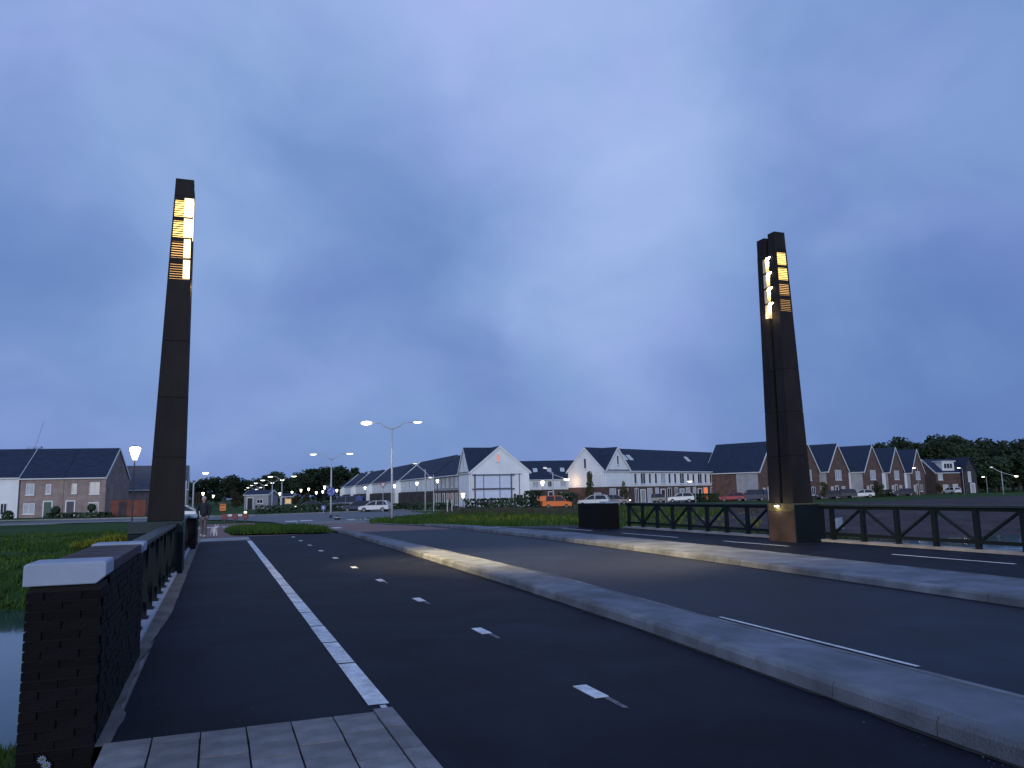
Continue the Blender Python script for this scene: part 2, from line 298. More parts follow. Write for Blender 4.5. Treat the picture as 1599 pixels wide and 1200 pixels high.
# ------------------------------------------------------------------ terrain
def zroad(v): return -0.42 * smooth01((v - 34) / 30)
def waterline(u): return 27 + 7 * smooth01((u + 1) / 18) + max(0, u - 17) * 0.02
def ground(u, v):
    c = 1 - smooth01((max(-1.3 - u, u - 17.4, 0) - .3) / 5.0)
    bump = 0.07 * noise.noise((u * .12, v * .12, 0)) + (0.03 * noise.noise((u * .7, v * .7, 3)) if abs(u) < 60 and v < 90 else 0)
    land = (1 - c) * (FARZ + bump) + c * (zroad(v) - 0.07)
    if v > 62: land = min(land, FARZ - 0.03 + bump * .3) if c > .02 else land
    vn, vf = 12.0, waterline(u)
    if v < 6.0: return land if u < -1.3 or u > 17.4 else -0.09
    if v < vn + 4:
        t = (v - 6.0) / (vn - 6.0); return (-0.09 - 1.41 * t) if t < 1.4 else -2.06
    if v < vf - 3: return -2.1
    run = 4.5 if u < 17 else 4.5 + min(14.0, (u - 17) * 1.5)
    t = (v - vf) / run
    if t < 0: return -1.5 + (v - vf) * 0.2
    return -1.5 + (land + 1.5) * smooth01(t) if t < 1 else land
def axis(a, b, steps):
    r = [];
    for lo, hi, n in steps: r += [lo + (hi - lo) * i / n for i in range(n)]
    return r + [steps[-1][1]]
us = axis(0, 0, [(-2500, -400, 10), (-400, -60, 30), (-60, -14, 50), (-14, -2, 34), (-2, 18, 28), (18, 70, 70), (70, 260, 40), (260, 2500, 12)])
vs_ = axis(0, 0, [(-400, -20, 10), (-20, 3, 16), (3, 48, 96), (48, 120, 60), (120, 400, 40), (400, 4500, 18)])
mb = MB(); nu = len(us)
mb.v = [(u, v, ground(u, v)) for v in vs_ for u in us]
mb.f = [(j * nu + i, j * nu + i + 1, (j + 1) * nu + i + 1, (j + 1) * nu + i) for j in range(len(vs_) - 1) for i in range(nu - 1)]; mb.m = [0] * len(mb.f)
tag(mb.build('ground', gm, smooth=True), kind='structure')
tag(MB().add([(-700, 7, -1.5), (700, 7, -1.5), (700, 60, -1.5), (-700, 40, -1.5)], [(0, 1, 2, 3)]).build('canal_water', wm), kind='structure')

def strip(name, left, right, off, m, v0, v1, step=1.0, kind='structure', parent=None, thick=0.0):
    n = max(1, int((v1 - v0) / step)); mb = MB(); vs = []; fs = []
    for i in range(n + 1):
        v = v0 + (v1 - v0) * i / n; z = zroad(v) + off; vs += [(pl(left, v), v, z), (pl(right, v), v, z)]
    fs = [(2 * i, 2 * i + 1, 2 * i + 3, 2 * i + 2) for i in range(n)]
    o = mb.add(vs, fs).build(name, m, parent)
    return tag(o, kind=kind) if kind else o
K = lambda x: [(0, x)]
MED_L = [(-6, 4.0), (3.4, 4.33), (8.4, 4.69), (13, 4.86), (21, 5.02), (31, 5.2), (38, 5.3)]
MED_R = [(-6, 5.2), (4, 5.38), (8, 5.5), (12.5, 5.78), (20, 5.84), (31, 5.75), (38, 5.42)]
MED2_L = [(-6, 9.2), (7.4, 9.83), (11, 10.13), (18.6, 10.56), (25.6, 10.75), (38, 10.72), (44, 10.5)]
MED2_R = [(-6, 11.3), (8.9, 11.85), (13.3, 12.15), (18.6, 12.5), (26.6, 12.5), (34, 11.9), (44, 10.7)]
PATH_R = [(-6, 16.9), (31.2, 16.9), (33, 15.5), (36, 13.3), (42, 11.9), (50, 11.3), (60, 11.1)]
strip('cycle_path', K(-0.62), MED_L, 0.0, asphalt, -6, 36)
strip('carriageway', [(a, b + .02) for a, b in MED_R[:-2]] + [(31, 5.7), (38, 5.36), (60, 5.2)], [(a, b - .02) for a, b in MED2_L[:-1]] + [(44, 10.55), (60, 11.1)], 0.0, asphalt2, -6, 60)
strip('side_path', [(a, b - .1) for a, b in MED2_R], PATH_R, 0.0, asphalt, -6, 60)
strip('red_crossing', K(5.62), K(10.42), 0.005, redasph, 36, 58)
strip('end_threshold', K(-0.70), [(33, 1.3), (36, 1.3)], 0.006, concrete, 32.6, 35.4)
strip('brick_footpath', K(-1.2), [(36, 5.2), (37.5, .7), (46, .4), (55, 1.3), (62, 3)], -0.01, redasph, 35.4, 70)
# far crossing road of the roundabout, with its pale kerb
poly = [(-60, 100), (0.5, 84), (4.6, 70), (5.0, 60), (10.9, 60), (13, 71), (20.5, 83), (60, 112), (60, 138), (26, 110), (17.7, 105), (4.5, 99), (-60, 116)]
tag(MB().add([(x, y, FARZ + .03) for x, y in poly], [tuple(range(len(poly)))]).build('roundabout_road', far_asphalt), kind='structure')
kp = [(-60, 116), (-20, 104.7), (4.5, 99), (17.7, 105), (26, 110), (60, 138)]
mb = MB()
for p, q in zip(kp, kp[1:]): mb.bar((p[0], p[1], FARZ + .06), (q[0], q[1], FARZ + .06), 0.5, 0.2)
tag(mb.build('roundabout_kerb', concrete), kind='structure')
mb = MB()
for p, q in [((-30, 86), (-9, 90)), ((-9, 90), (-1.5, 84))]: mb.bar((*p, FARZ), (*q, FARZ), 1.6, 0.1)
tag(mb.build('front_footpath', concrete), kind='structure')
tag(MB().box(-1.16, 6.4, -.75, 17.35, 31.6, -.03).build('bridge_deck', concrete), kind='structure')
tag(MB().box(-1.25, 28.6, -2.4, 17.4, 39, -.1).build('bridge_abutment', mortar), kind='structure')
tag(MB().box(-1.2, 5.2, -2.4, 17.35, 7.4, -.78).build('near_abutment', mortar), kind='structure')

# medians with kerb stones
def median(name, Lp, Rp, v0, v1, h):
    n = int(v1 - v0); mb = MB(); vs = []; fs = []
    KW = 0.17
    for i in range(n + 1):
        v = v0 + (v1 - v0) * i / n; z = zroad(v); vs += [(pl(Lp, v) + KW, v, z + h - .006), (pl(Rp, v) - .10, v, z + h - .006)]
    fs = [(2 * i, 2 * i + 1, 2 * i + 3, 2 * i + 2) for i in range(n)]
    o = tag(mb.add(vs, fs).build(name, medtop), kind='structure')
    for i in range(n):
        a, b_ = v0 + i + .006, v0 + i + .994; za, zb = zroad(a), zroad(b_); j = random.uniform(-.004, .004)
        for P_, s, w in ((Lp, 1, KW - .004), (Rp, -1, .10)):
            xa, xb = pl(P_, a), pl(P_, b_)
            pa = [(xa, a, za - .06), (xa + s * w, a, za - .06), (xa + s * w, a, za + h + j), (xa + s * .035, a, za + h + j), (xa + s * .01, a, za + h - .03 + j)]
            pb = [(xb, b_, zb - .06), (xb + s * w, b_, zb - .06), (xb + s * w, b_, zb + h + j), (xb + s * .035, b_, zb + h + j), (xb + s * .01, b_, zb + h - .03 + j)]
            f = [(0, 1, 2, 3, 4), (9, 8, 7, 6, 5)] + [(k, k + 5, (k + 1) % 5 + 5, (k + 1) % 5) for k in range(5)]
            MB().add(pa + pb, f).build('kerb_stone', kerbface, o)
median('near_median', MED_L, MED_R, 0, 37, 0.125)
median('far_median', MED2_L, MED2_R, 4, 42, 0.125)

def gutter(name, P, sgn, v0, v1, seed):
    mb = MB(); vs = []; n = int((v1 - v0) * 5)
    for i in range(n + 1):
        v = v0 + (v1 - v0) * i / n; w = max(.012, .055 + .06 * noise.noise((v * .9, seed, 0)) + .035 * noise.noise((v * 4.3, seed, 2))); x = pl(P, v); z = zroad(v) + .0045
        vs += [(x + sgn * .002, v, z), (x + sgn * w, v, z)]
    tag(mb.add(vs, [(2 * i, 2 * i + 1, 2 * i + 3, 2 * i + 2) for i in range(n)]).build(name, dirt), kind='structure')
dirt = mat('gutter_silt', (0.032, 0.030, 0.028), 0.95, 0.5, 6, 0.4, 60, speck=0.4, spec=0.1)
gutter('gutter_silt', MED_L, -1, 3, 36, 1); gutter('gutter_silt', MED2_L, -1, 6, 40, 5)
# loose grit lying on the paths and in the gutters
gr = MB(); rg = random.Random(31)
for k in range(420):
    y = 3.2 + 26 * rg.random() ** 2.2
    x = rg.choice([rg.uniform(-.6, 4.5), pl(MED_L, y) - abs(rg.gauss(0, .12)), -.6 + abs(rg.gauss(0, .15)), rg.uniform(5.9, 9.5), pl(MED2_L, y) - abs(rg.gauss(0, .15))]); r = rg.uniform(.002, .007)
    if y < 6.2 and x < 1.3: continue
    gr.hexa([(x - r, y - r, .001), (x + r, y - r * .8, .001), (x + r * .9, y + r, .001), (x - r, y + r * .7, .001)], [(x - r * .6, y - r * .5, r), (x + r * .5, y - r * .5, r * 1.1), (x + r * .5, y + r * .6, r), (x - r * .5, y + r * .4, r * .9)])
tag(gr.build('grit', mat('grit_stone', (0.060, 0.060, 0.066), 0.9, 0.5, 30)), kind='stuff')

# left concrete margin and edge beams
mb = MB(); vs = []; n = 140
for i in range(n + 1):
    v = 6.03 + i * (35 - 6.03) / n
    wob = (0.028 * noise.noise((v * 1.7, 0, 0)) + .022 * noise.noise((v * 7, 2, 0))) * (1.6 if v < 10 else .5) + (.05 if v < 7 else 0)
    vs += [(-.74 - .06 * smooth01((v - 6.3) * 3), v, .007), (-.66 + .11 * smooth01((v - 9) / 4) + wob, v, .007)]
tag(mb.add(vs, [(2 * i, 2 * i + 1, 2 * i + 3, 2 * i + 2) for i in range(n)]).build('concrete_margin', grit), kind='structure')
tag(MB().box(-1.12, 9.32, -.35, -.76, 18.98, .055).build('edge_beam', capm, bevel=.012), kind='structure')
tag(MB().box(-1.12, 20.22, -.35, -.76, 27.95, .055).build('edge_beam', capm, bevel=.012), kind='structure')
tag(MB().box(16.88, 3, -.35, 17.32, 18.98, .07).build('edge_beam', concrete, bevel=.012), kind='structure')
tag(MB().box(16.88, 20.22, -.35, 17.32, 31.2, .07).build('edge_beam', concrete, bevel=.012), kind='structure')

# ------------------------------------------------------------------ markings
line = tag(bpy.data.objects.new('white_edge_line', None), kind='structure'); COL.objects.link(line)
js = [6.28, 7.94, 9.13, 10.34, 11.6, 12.78, 14.0, 15.3, 16.6, 17.9] + [19.2 + 1.3 * i for i in range(11)]
for a, b_ in zip(js, js[1:]):
    w = .082 + random.uniform(-.003, .003); x = 1.225
    MB().add([(x - w, a + .028, .005), (x + w, a + .018, .005), (x + w, b_ - .028, .005), (x - w, b_ - .022, .005)], [(0, 1, 2, 3)]).build('line_segment', whitep, line)
MB().box(1.225, 6.18, 0, 1.27, 6.27, .005).build('line_segment', whitep, line)
dash = tag(bpy.data.objects.new('centre_dashes', None), kind='structure'); COL.objects.link(dash)
for i in range(10):
    v = 5.97 + 3.09 * i; x = 2.88 + (.09 if i else 0) + .004 * i
    MB().box(x - .06, v - .20, -.01, x + .06, v + .21, .006).build('line_segment', whitep, dash)
    MB().add([(x + .0, v - .55 * (1 if i < 4 else .6), .0035), (x + .045, v - .55 * (1 if i < 4 else .6), .0035), (x + .055, v - .21, .0035), (x + .005, v - .21, .0035)], [(0, 1, 2, 3)]).build('glow_trail', trailp, dash)  # pale trail painted in for each dash's reflected glow
ml = tag(bpy.data.objects.new('road_lines', None), kind='structure'); COL.objects.link(ml)
def lineseg(x0, v0, x1, v1, w): 
    MB().add([(x0 - w / 2, v0, zroad(v0) + .009), (x0 + w / 2, v0, zroad(v0) + .009), (x1 + w / 2, v1, zroad(v1) + .009), (x1 - w / 2, v1, zroad(v1) + .009)], [(0, 1, 2, 3)]).build('line_segment', whitep, ml)
lineseg(5.875, 5.5, 5.985, 8.6, .055)
for a, b_ in ((11.4, 14.4), (17.9, 20.8), (23.3, 27.1), (29.6, 32.5)): lineseg(14.95 - .02 * (a - 11), a, 14.95 - .02 * (b_ - 11), b_, .11)
for a, b_ in zip([(15.2, 33.3), (13.2, 36), (11.85, 42), (11.2, 50)], [(13.2, 36), (11.85, 42), (11.2, 50), (11.0, 59)]): lineseg(a[0], a[1], b_[0], b_[1], .12)
for x, y in ((455, 814), (478, 813), (552, 811.5), (566, 811), (520, 833)):
    p = PG(x, y, -.4); MB().box(p.x - .5, p.y - 1.0, p.z - .02, p.x + .5, p.y + 1.0, zroad(p.y) + .012 if p.y < 60 else FARZ + .04).build('line_segment', whitep, ml)
for x, y in ((314, 822.5), (321, 822), (336, 821), (354, 820.5)):
    p = PG(x, y, -.3); z = zroad(p.y); MB().box(p.x - .3, p.y - .5, z - .02, p.x + .3, p.y + .5, z + .008).build('line_segment', whitep, ml)

# ------------------------------------------------------------------ foreground pavement of square slabs
pave = tag(bpy.data.objects.new('slab_pavement', None), kind='structure'); COL.objects.link(pave)
tm = MB(); tm.hexa([(-.147, -.147, -.05), (.147, -.147, -.05), (.147, .147, -.05), (-.147, .147, -.05)], [(-.143, -.143, .012), (.143, -.143, .012), (.143, .143, .012), (-.143, .143, .012)])
tme = tm.mesh('paving_slab', tilem)
for i in range(8):
    for j in range(11):
        x = 0.995 - .30 * i; y = 6.01 - .225 - .30 * j + (.15 if i % 2 else 0)
        if x < -.70: continue
        o = inst('paving_slab', tme, pave, (x, y, random.uniform(-.003, .003))); o.rotation_euler = (random.uniform(-.006, .006), random.uniform(-.006, .006), random.uniform(-.008, .008))
hm = MB(); hm.box(-.147, -.072, -.05, .147, .072, .011); hme = hm.mesh('half_slab', tilem)
for i in range(0, 6, 2): inst('half_slab', hme, pave, (.995 - .3 * i, 6.01, 0))
em = MB(); em.box(-.07, -.245, -.06, .07, .245, .016); eme = em.mesh('edging_block', tilem)
for j in range(8): inst('edging_block', eme, pave, (1.222, 5.89 - .5 * j, random.uniform(-.002, .002)))

# ------------------------------------------------------------------ brick walls
wall = thing('brick_parapet', 'long dark brick parapet with white coping blocks, nearest the camera at the left', 'brick wall', (0, 0, 0))
X0, X1, Y0, Y1, ZT = -1.145, -.70, 6.02, 9.32, 1.16
MB().box(X0 + .015, Y0 + .015, -.6, X1 - .015, Y1 - .015, 1.05).build('wall_core', mortar, wall)
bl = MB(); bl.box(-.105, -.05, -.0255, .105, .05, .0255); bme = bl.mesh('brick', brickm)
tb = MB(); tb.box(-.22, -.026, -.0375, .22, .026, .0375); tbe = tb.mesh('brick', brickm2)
bricks = []
ncourse = 26
for k in range(ncourse):
    z = ZT - .075 - .035 - k * .0625; hi = z > 1.03
    off = (k % 2) * .11
    # front face
    x = X0 - off + .0
    while x < X1 and not hi:
        a, b_ = max(x, X0), min(x + .21, X1 - .004)
        if b_ - a > .03: bricks.append((0 if z > -.1 else 2, 'F', (a + b_) / 2, z, b_ - a))
        x += .221
    y = Y0 + .102 - off; ylo, yhi = (Y0 + .39, Y1 - .37) if hi else (Y0 + .102, Y1)
    while y < Y1:
        a, b_ = max(y, ylo), min(y + .21, yhi)
        if b_ - a > .03: bricks.append((1 if z > -.02 else 2, 'R', (a + b_) / 2, z, b_ - a))
        y += .221
bricks.sort(key=lambda q: (q[0], q[2] if q[1] == 'R' else 0))
nn = 0; rest = MB()
ntop = int((Y1 - Y0 - .8) / .0625)
for pr, f, c, z, ln in bricks:
    jx = random.uniform(-.004, .004)
    if f == 'F': loc, rz = (c, Y0 + .05 + jx, z), 0
    else: loc, rz = (X1 - .05 + jx, c, z), math.pi / 2
    if nn < 300 - ntop and pr < 2:
        o = inst('brick', bme, wall, loc, rz); o.scale.x = ln / .21; nn += 1
    elif f == 'F': rest.box(c - ln / 2, loc[1] - .05, z - .0255, c + ln / 2, loc[1] + .05, z + .0255)
    else: rest.box(loc[0] - .05, c - ln / 2, z - .0255, loc[0] + .05, c + ln / 2, z + .0255)
tag(rest.build('far_bricks', brickm, wall), kind='stuff')
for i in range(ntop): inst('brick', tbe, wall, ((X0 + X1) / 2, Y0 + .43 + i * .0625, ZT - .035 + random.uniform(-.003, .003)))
def coping(p, x0, x1, y0, y1, z0, z1, ch=.05):
    # block chamfered on its path-side upper corner and lower front corner
    mb = MB(); pts = [(x0, z0), (x1 - ch * 1.2, z0), (x1, z0 + ch), (x1, z1 - .012), (x1 - .012, z1), (x0 + .015, z1), (x0, z1 - .015)]
    mb.prism(pts, 'y', y0, y1); return mb.build('coping', capm, p, bevel=.008)
coping(wall, X0 - .02, X1 + .022, Y0 - .025, Y0 + .38, 1.058, 1.205)
coping(wall, X0 - .02, X1 + .022, Y1 - .36, Y1 + .012, 1.058, 1.178, .03)
def pier(label, x0, x1, y0, y1, h, caps):
    w = thing('brick_pier', label, 'brick pier')
    MB().box(x0 + .01, y0 + .01, -.5, x1 - .01, y1 - .01, h).build('wall_core', mortar, w)
    mb = MB(); n = int((h + .1) / .075)
    for k in range(n):
        z = h - .035 - k * .075; y = y0 - (k % 2) * .11
        for face in (x0, x1 - .1):
            y = y0 - (k % 2) * .11
            while y < y1:
                a, b_ = max(y, y0), min(y + .21, y1)
                if b_ - a > .03: mb.box(face, a, z - .032, face + .1, b_, z + .032)
                y += .221
        x = x0 + .102 - (k % 2) * .11
        while x < x1 - .1:
            a, b_ = max(x, x0 + .102), min(x + .21, x1 - .102)
            if b_ - a > .03:
                mb.box(a, y0, z - .032, b_, y0 + .1, z + .032)
            x += .221
    tag(mb.build('brickwork', brickm, w), kind='stuff')
    for c in caps: coping(w, *c)
    return w
pier('small dark brick pier with white cap at the far end of the left railing', -1.06, -.60, 28.0, 31.4, 1.0, [(-1.08, -.57, 27.96, 28.6, 1.003, 1.13, .03)])
pier('broad dark brick pier at the far end of the right railing', 15.72, 16.62, 31.0, 33.3, 1.08, [(15.98, 16.64, 30.97, 31.6, 1.083, 1.16, .02)])

# ------------------------------------------------------------------ bridge railings
def railing(label, x, v0, v1, phase, sp=1.18, dp=.05):
    """posts every 1.18 m; diagonals fall from a post head to the next post's foot and rise again"""
    t = thing('bridge_railing', label, 'railing', (x, 0, 0), group='green bridge railings')
    MB().box(-.10, v0, 1.035, .10, v1, 1.10).build('handrail', railtop, t, bevel=.01)
    MB().box(-.035, v0, .955, .035, v1, 1.032).build('top_rail', railm, t)
    MB().box(-.035, v0, .19, .035, v1, .28).build('bottom_rail', railm, t)
    k0 = math.ceil((v0 + .1 - phase) / sp); v = phase + k0 * sp; k = k0
    pm = MB(); pm.box(-dp, -.06, .075, dp, .06, 1.034); pm.box(-.10, -.10, .055, .10, .10, .078); pme = pm.mesh('post', railm)
    while v < v1 - .05:
        inst('post', pme, t, (0, v, 0))
        w = v + sp
        if w < v1 + .3:
            top_first = (k % 2 == 0)
            a, b_ = ((0, v + .05, .97), (0, min(w, v1) - .05, .25)) if top_first else ((0, v + .05, .25), (0, min(w, v1) - .05, .97))
            MB().bar(a, b_, .05, .085, (1, 0, 0)).build('brace', railm, t)
        v = w; k += 1
    return t
railing('green railing on the right between the right-hand pylon and the frame edge', 17.0, 4, 18.98, 12.66 - 11.8)
railing('green railing on the right between the right-hand pylon and the far brick pier', 17.0, 20.22, 31.0, 23.71 - 23.6)
railing('green railing on the left between the near brick parapet and the left pylon', -.90, 9.36, 18.98, 9.75, .99, .075)
railing('green railing on the left behind the left pylon, up to the small white-capped pier', -.90, 20.22, 27.95, 21.2, .99, .075)

# ------------------------------------------------------------------ pylons
def frustum(mb, b0, b1, z0, z1):   # b = (x0,y0,x1,y1) at z
    B = lambda b, z: [(b[0], b[1], z), (b[2], b[1], z), (b[2], b[3], z), (b[0], b[3], z)]
    return mb.hexa(B(b0, z0), B(b1, z1))
def lerp4(a, b, t): return tuple(p + (q - p) * t for p, q in zip(a, b))
def pylon(label, side, xin, H, ZL, ZU):
    """side -1: left of the road, +1: right. xin = road-side face. Two tapered staves on one base block."""
    t = thing('light_pylon', label, 'light pylon', (xin, 0, 0), group='rusty lighting pylons')
    o = side
    def bx(a, b): return (min(a * o, b * o), max(a * o, b * o))   # offsets away from the road
    x0, x1 = bx(0, 1.12)
    y0, y1 = 19.0, 20.2
    MB().box(x0, y0, -.45, x1, y1, .88).build('base', cortenb if side > 0 else railm, t, bevel=.015)
    MB().box(x0 + .004, y0 + .004, .886, x1 - .004, y1 - .004, 1.14).build('base_cap', moss if side > 0 else railtop, t, bevel=.015)
    def stave(yb, yt, wb, wt, Hs, near):
        bot = (*(bx(.03, .03 + wb)), *yb); top = (*(bx(.06, .06 + wt)), *yt)
        bot = (bot[0], bot[2], bot[1], bot[3]); top = (top[0], top[2], top[1], top[3])
        f = lambda z: lerp4(bot, top, (z - 1.14) / (Hs - 1.14))
        zj = [1.142, 2.55, 3.9, 5.2, ZL]
        for a, b_ in zip(zj, zj[1:]):
            frustum(MB(), f(a + .004), f(b_ - .004), a + .004, b_ - .004).build('shaft_plate', corten, t, bevel=.006)
        core = MB(); s = lambda b: (b[0] + .05, b[1] + .05, b[2] - .05, b[3] - .05)
        frustum(core, s(f(1.15)), s(f(ZL)), 1.15, ZL).build('shaft_core', steeldark, t)
        cap = MB(); frustum(cap, f(ZU), f(Hs), ZU, Hs).build('head', corten, t, bevel=.012)
        if not near:
            frustum(MB(), f(ZL + .004), f(ZU - .004), ZL + .004, ZU - .004).build('shaft_plate', corten, t); return f
        # lantern: glowing core behind four louvre groups
        sh = lambda b, d: (b[0] + d, b[1] + d, b[2] - d, b[3] - d)
        zm = (ZL + ZU) / 2
        frustum(MB(), sh(f(ZL), .032), sh(f(zm), .032), ZL, zm).build('light_core', amber2, t)
        frustum(MB(), sh(f(zm), .032), sh(f(ZU), .032), zm, ZU).build('light_core', amber, t)
        gh = (ZU - ZL) / 4
        back = MB()   # solid road-side cheek and rear plate
        for g in range(4):
            za, zb = ZL + g * gh, ZL + (g + 1) * gh
            thick = [.041, .034, .022, .017][g]
            bar = MB(); frustum(bar, f(zb - .10), f(zb - .0), zb - .10, zb - .002).build('lantern_band', corten, t)
            n = 7; p = (gh - .10) / n
            for k in range(n):
                z = za + p * (k + .5)
                frustum(MB(), f(z - thick / 2), f(z + thick / 2), z - thick / 2, z + thick / 2).build('louvre_slat', corten, t)
            # corner uprights
            for cx in (0, 1):
                for cy in (0, 1):
                    A, B = f(za), f(zb); w = .028
                    def cor(b): 
                        X = b[0] if cx == 0 else b[2] - w; Y = b[1] if cy == 0 else b[3] - w; return (X, Y, X + w, Y + w)
                    frustum(back, cor(A), cor(B), za, zb)
            # cheek on the road side of the right pylon, on the outer side of the left one
            A, B = f(za), f(zb)
            if side > 0:
                ch = lambda b: (b[0] - .004, b[1] + .03, b[0] + .02, b[3])
                frustum(back, ch(A), ch(B), za, zb)
                ch2 = lambda b: (b[0] - .004, b[1] - .006, b[0] + .05, b[1] + .02)
                frustum(back, ch2(A), ch2(B), za, zb)
        tag(back.build('lantern_frame', corten, t), kind='stuff')
        if side < 0:
            for g in range(4):   # bright road-side strip between the bands
                za, zb = ZL + g * gh + .012, ZL + (g + 1) * gh - .045; A, B = f(za), f(zb)
                r = (lambda b: (b[2] - .19, b[1] - .012, b[2] + .008, b[3] - .05)) if g > 1 else (lambda b: (b[2] - .175, b[1] - .012, b[2] - .03, b[3] - .05))
                frustum(MB(), r(A), r(B), za, zb).build('floodlight', hot, t)
        return f
    f1 = stave((19.03, 19.50), (19.10, 19.42), .72, .40, H, True)
    f2 = stave((19.64, 20.14), (19.60, 19.96), .72, .40, H - .06, False)
    # floodlights in the gap between the staves, shining onto the far stave and down on the road
    gh = (ZU - ZL) / 4
    for g in range(4):
        z = ZL + .02 + gh * (g + .92) - .25
        A = f1(z); B = f2(z); xr = (A[0] if side > 0 else A[2])
        mb = MB()
        xa, xb = (xr - .012, xr + .20) if side > 0 else (xr - .20, xr + .012)
        if side > 0:
            # a small downlight under a hood on the near stave, and a pale plate added as the far stave's lit face
            mb.hexa([(xa + .02, A[3] + .012, z + .0), (xb, A[3] + .012, z + .0), (xb, A[3] + .075, z + .03), (xa + .02, A[3] + .075, z + .03)],
                    [(xa - .012, A[3] - .10, z + .085), (xb, A[3] + .012, z + .085), (xb, A[3] + .10, z + .085), (xa - .012, A[3] + .10, z + .085)])
            mb.build('floodlight', hotter, t)
            MB().box(xa - .016, A[3] - .11, z + .09, xb, B[1] - .012, z + .115).build('floodlight_hood', steeldark, t)
            B2 = f2(z - .33)
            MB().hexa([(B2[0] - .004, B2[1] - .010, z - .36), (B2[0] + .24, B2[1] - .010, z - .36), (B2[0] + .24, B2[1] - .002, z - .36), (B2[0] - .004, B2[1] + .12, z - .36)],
                      [(B[0] - .004, B[1] - .010, z + .07), (B[0] + .24, B[1] - .010, z + .07), (B[0] + .24, B[1] - .002, z + .07), (B[0] - .004, B[1] + .12, z + .07)]).build('lit_face_plate', creamm, t)
    # lamps: spill towards the road
    l = bpy.data.lights.new('flood_beam', 'SPOT'); l.energy = FLOOD[side]; l.color = (1.0, .74, .33); l.spot_size = R(56); l.spot_blend = 1.0; l.shadow_soft_size = .25
    lo = bpy.data.objects.new('flood_beam', l); COL.objects.link(lo); lo.parent = t
    p = Vector((-o * .18, 19.65, ZL + 1.0)); tgt = Vector((-o * 8.3, 18.3, 0)); lo.location = p; lo.rotation_euler = (p - tgt).to_track_quat('Z', 'Y').to_euler()
    # light washing down the stave faces
    l = bpy.data.lights.new('wash_beam', 'POINT'); l.energy = 7; l.color = (1.0, .66, .30); l.shadow_soft_size = .05
    lo = bpy.data.objects.new('wash_beam', l); COL.objects.link(lo); lo.parent = t; lo.location = (-o * .10, 19.62, ZL - .05)
    return t
FLOOD = {-1: 15500, 1: 4500}
lp = pylon('tall tapering rust-steel light pylon on the left of the bridge, white-hot slotted lantern', -1, -.66, 9.09, 6.66, 8.66)
rp_ = pylon('tall twin-stave rust-steel light pylon on the right, four floodlights glowing in its gap', 1, 16.0, 9.55, 7.02, 8.98)
MB().box(.02, 18.955, -.3, 1.08, 18.998, 1.10).build('base_shade_panel', railm, rp_)  # dark panel added as the shade on the base's near face
MB().box(-.05, 19.62, 1.03, -.002, 19.80, 1.08).build('base_light', lampdim, rp_)
l = bpy.data.lights.new('base_glow', 'POINT'); l.energy = 5; l.color = (1, .85, .45); l.shadow_soft_size = .04; lo = bpy.data.objects.new('base_glow', l); COL.objects.link(lo); lo.parent = rp_; lo.location = (-.12, 19.71, 1.02)
tag(MB().hexa([(17.22, 18.72, .38), (17.55, 18.70, .35), (17.55, 18.78, .33), (17.22, 18.80, .38)], [(17.24, 18.74, .66), (17.52, 18.72, .70), (17.50, 18.76, .70), (17.26, 18.78, .66)]).build('white_bag', capm), 'small white bag hanging beside the base of the right-hand pylon', 'bag')

# ------------------------------------------------------------------ houses
_wc = {}
def window(p, name_, w, h, pane, frame, loc, rz, mull=1, sill=True):
    key = (round(w, 2), round(h, 2), mull, frame.name)
    if key not in _wc:
        m = MB(); b = .09
        m.box(-w/2, -.05, -h/2, -w/2 + b, .0, h/2); m.box(w/2 - b, -.05, -h/2, w/2, .0, h/2)
        m.box(-w/2 + b, -.05, -h/2, w/2 - b, .0, -h/2 + b); m.box(-w/2 + b, -.05, h/2 - b, w/2 - b, .0, h/2)
        for k in range(mull): x = -w/2 + w * (k + 1) / (mull + 1); m.box(x - .04, -.045, -h/2 + b, x + .04, 0, h/2 - b)
        q = MB(); q.box(-w/2 + b, -.015, -h/2 + b, w/2 - b, .0, h/2 - b)
        sl = MB(); sl.box(-w/2 - .08, -.12, -h/2 - .09, w/2 + .08, 0, -h/2 - .005)
        _wc[key] = (m.mesh('window', frame), q, sl.mesh('sill', whitew))
    fm, q, sm = _wc[key]
    f = inst(name_, fm, p, loc, rz)
    k2 = key + (pane.name,)
    if k2 not in _wc: _wc[k2] = q.mesh('pane', pane)
    inst('pane', _wc[k2], f)
    if sill: inst('sill', sm, f)
    return f
def face(w, d, side, a, z, o=0.0):
    return {'F': ((a, -o, z), 0), 'L': ((-o, a, z), -math.pi / 2), 'R': ((w + o, a, z), math.pi / 2), 'B': ((a, d + o, z), math.pi)}[side]
def gable_wall(mb, w, d, z0, eh, rh, ridge):
    if ridge == 'x': mb.prism([(0, z0), (d, z0), (d, eh), (d / 2, rh), (0, eh)], 'x', 0, w)
    else: mb.prism([(0, z0), (w, z0), (w, eh), (w / 2, rh), (0, eh)], 'y', 0, d)
